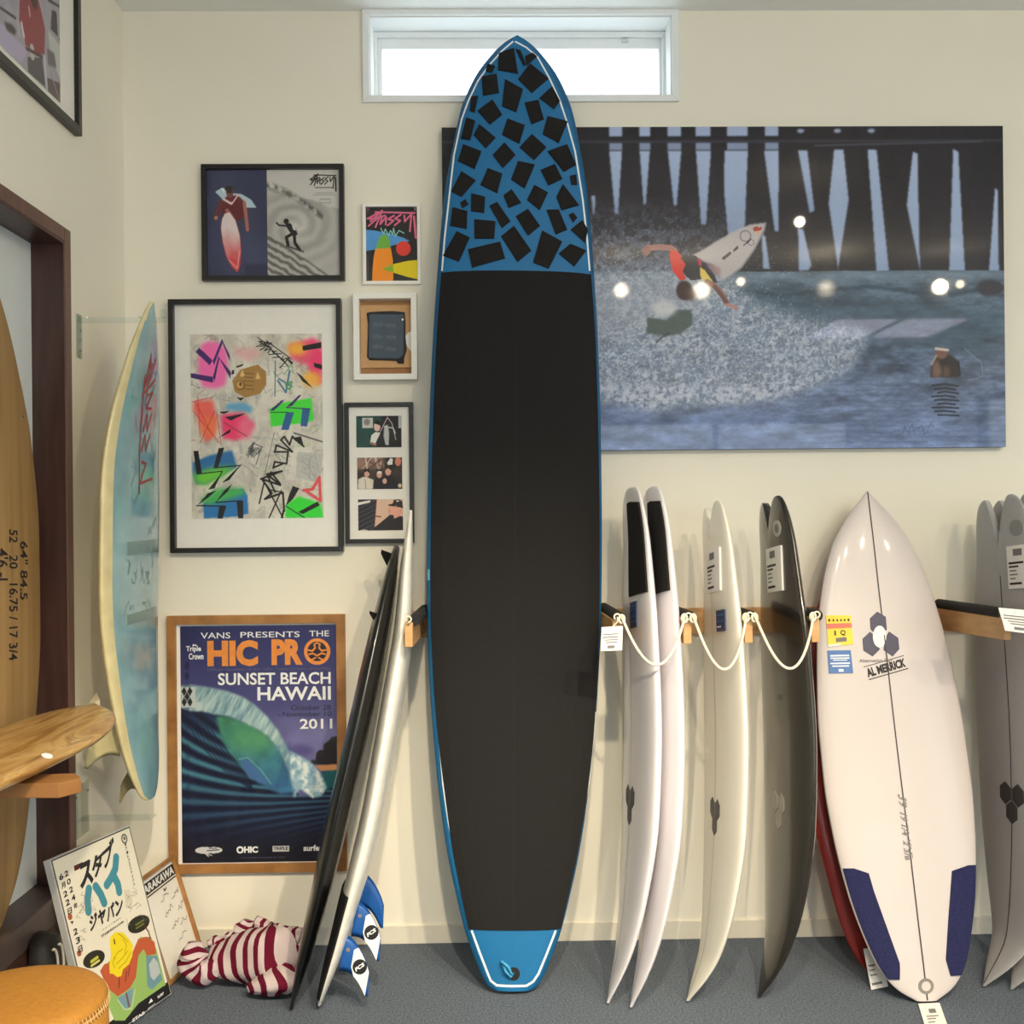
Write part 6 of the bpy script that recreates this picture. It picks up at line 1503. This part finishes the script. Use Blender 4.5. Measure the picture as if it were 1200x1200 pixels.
# round leather stool
sz = .42; pe = onZ(121, 1166, sz); cy = pe.y; rad = .19; cxs = pe.x - rad
M_LEA = mat('tan_leather', rgb(190, 132, 54), .55, scale=90, var=.1, bump=.25, bscale=380)
st = thing('round_stool', 'round tan leather stool with a stitched edge, close to the camera', 'stool', Matrix.Translation((cxs, cy, 0)))
MB().lathe([(.001, sz + .006), (.06, sz + .0055), (.12, sz + .003), (.16, sz - .001), (.178, sz - .007), (.186, sz - .016), (.189, sz - .028)], 64).build('seat', M_LEA, st, smooth=True)
MB().lathe([(.186, sz - .026), (.191, sz - .028), (.191, sz - .034), (.188, sz - .038)], 64).build('piping', mat('tan_piping', rgb(206, 152, 82), .5), st, smooth=True)
MB().lathe([(.188, sz - .036), (.190, sz - .10), (.186, sz - .14), (.17, sz - .145)], 64).build('side_band', M_LEA, st, smooth=True)
sm = MB()
for k in range(110):
    a = 2 * math.pi * k / 110; p = Vector((.1885 * math.cos(a), .1885 * math.sin(a), sz - .019)); tv = Vector((-math.sin(a), math.cos(a), 0)); q = Vector((.192 * math.cos(a), .192 * math.sin(a), sz - .036))
    sm.tube([p - tv * .001, q + tv * .002], .0011, 5)
so = sm.build('stitching', mat('pale_thread', rgb(226, 196, 140), .7), st); so['kind'] = 'stuff'
for k in range(4):
    a = math.pi / 4 + k * math.pi / 2; MB().tube([(.13 * math.cos(a), .13 * math.sin(a), sz - .14), (.17 * math.cos(a), .17 * math.sin(a), 0)], [.018, .013], 12).build('leg', M_DARKW, st, smooth=True)

# dark bench rail and a black bag between it and the poster
bn = thing('low_bench', 'low brown wooden bench rail along the side wall under the dark opening', 'bench', Matrix.Translation((WL + .004, -1.6, 0)))
MB().box(0, .055, .50, .76, .20, .285).build('rail', mat('brown_bench_wood', rgb(104, 78, 52), .5, var=.15, scale=12), bn, bevel=.004)
for yy in (.52, .70): MB().box(0, .05, yy, yy + .05, 0, .20).build('leg', M_DARKW, bn, bevel=.003)
bg_ = thing('shoulder_bag', 'black bag with pale strap loops beside the signed poster panel', 'bag', Matrix.Translation((WL + .05, -.775, 0)))
prof = [(-.040, 0), (.03, 0), (.034, .12), (.030, .24), (.02, .35), (-.03, .36), (-.042, .22), (-.042, .12)]
mb = MB(); vs = []; N = 8
for i in range(N + 1):
    yy = -.05 + .10 * i / N; k_ = math.sin(math.pi * (.15 + .70 * i / N)) ** .4
    vs += [(a * k_, yy, b_ * (.85 + .15 * k_)) for a, b_ in prof]
fs = [(i*8+k, i*8+(k+1) % 8, (i+1)*8+(k+1) % 8, (i+1)*8+k) for i in range(N) for k in range(8)] + [tuple(range(8)), tuple(N*8+k for k in range(8))]
mb.add(vs, fs); mb.build('bag_body', mat('black_nylon', rgb(22, 20, 20), .7, var=.2), bg_, smooth=True)
for y0 in (-.035, .0):
    MB().tube([(.034 + .004 * math.sin(q), y0 + .018 * math.sin(q), .27 + .06 * math.cos(q)) for q in np.linspace(-.2, 2.6, 12)], .0035, 8).build('strap_loop', mat('pale_strap', rgb(190, 182, 168), .6), bg_, smooth=True)

# orphan datablocks out
for me in [q for q in bpy.data.meshes if q.users == 0]: bpy.data.meshes.remove(me)
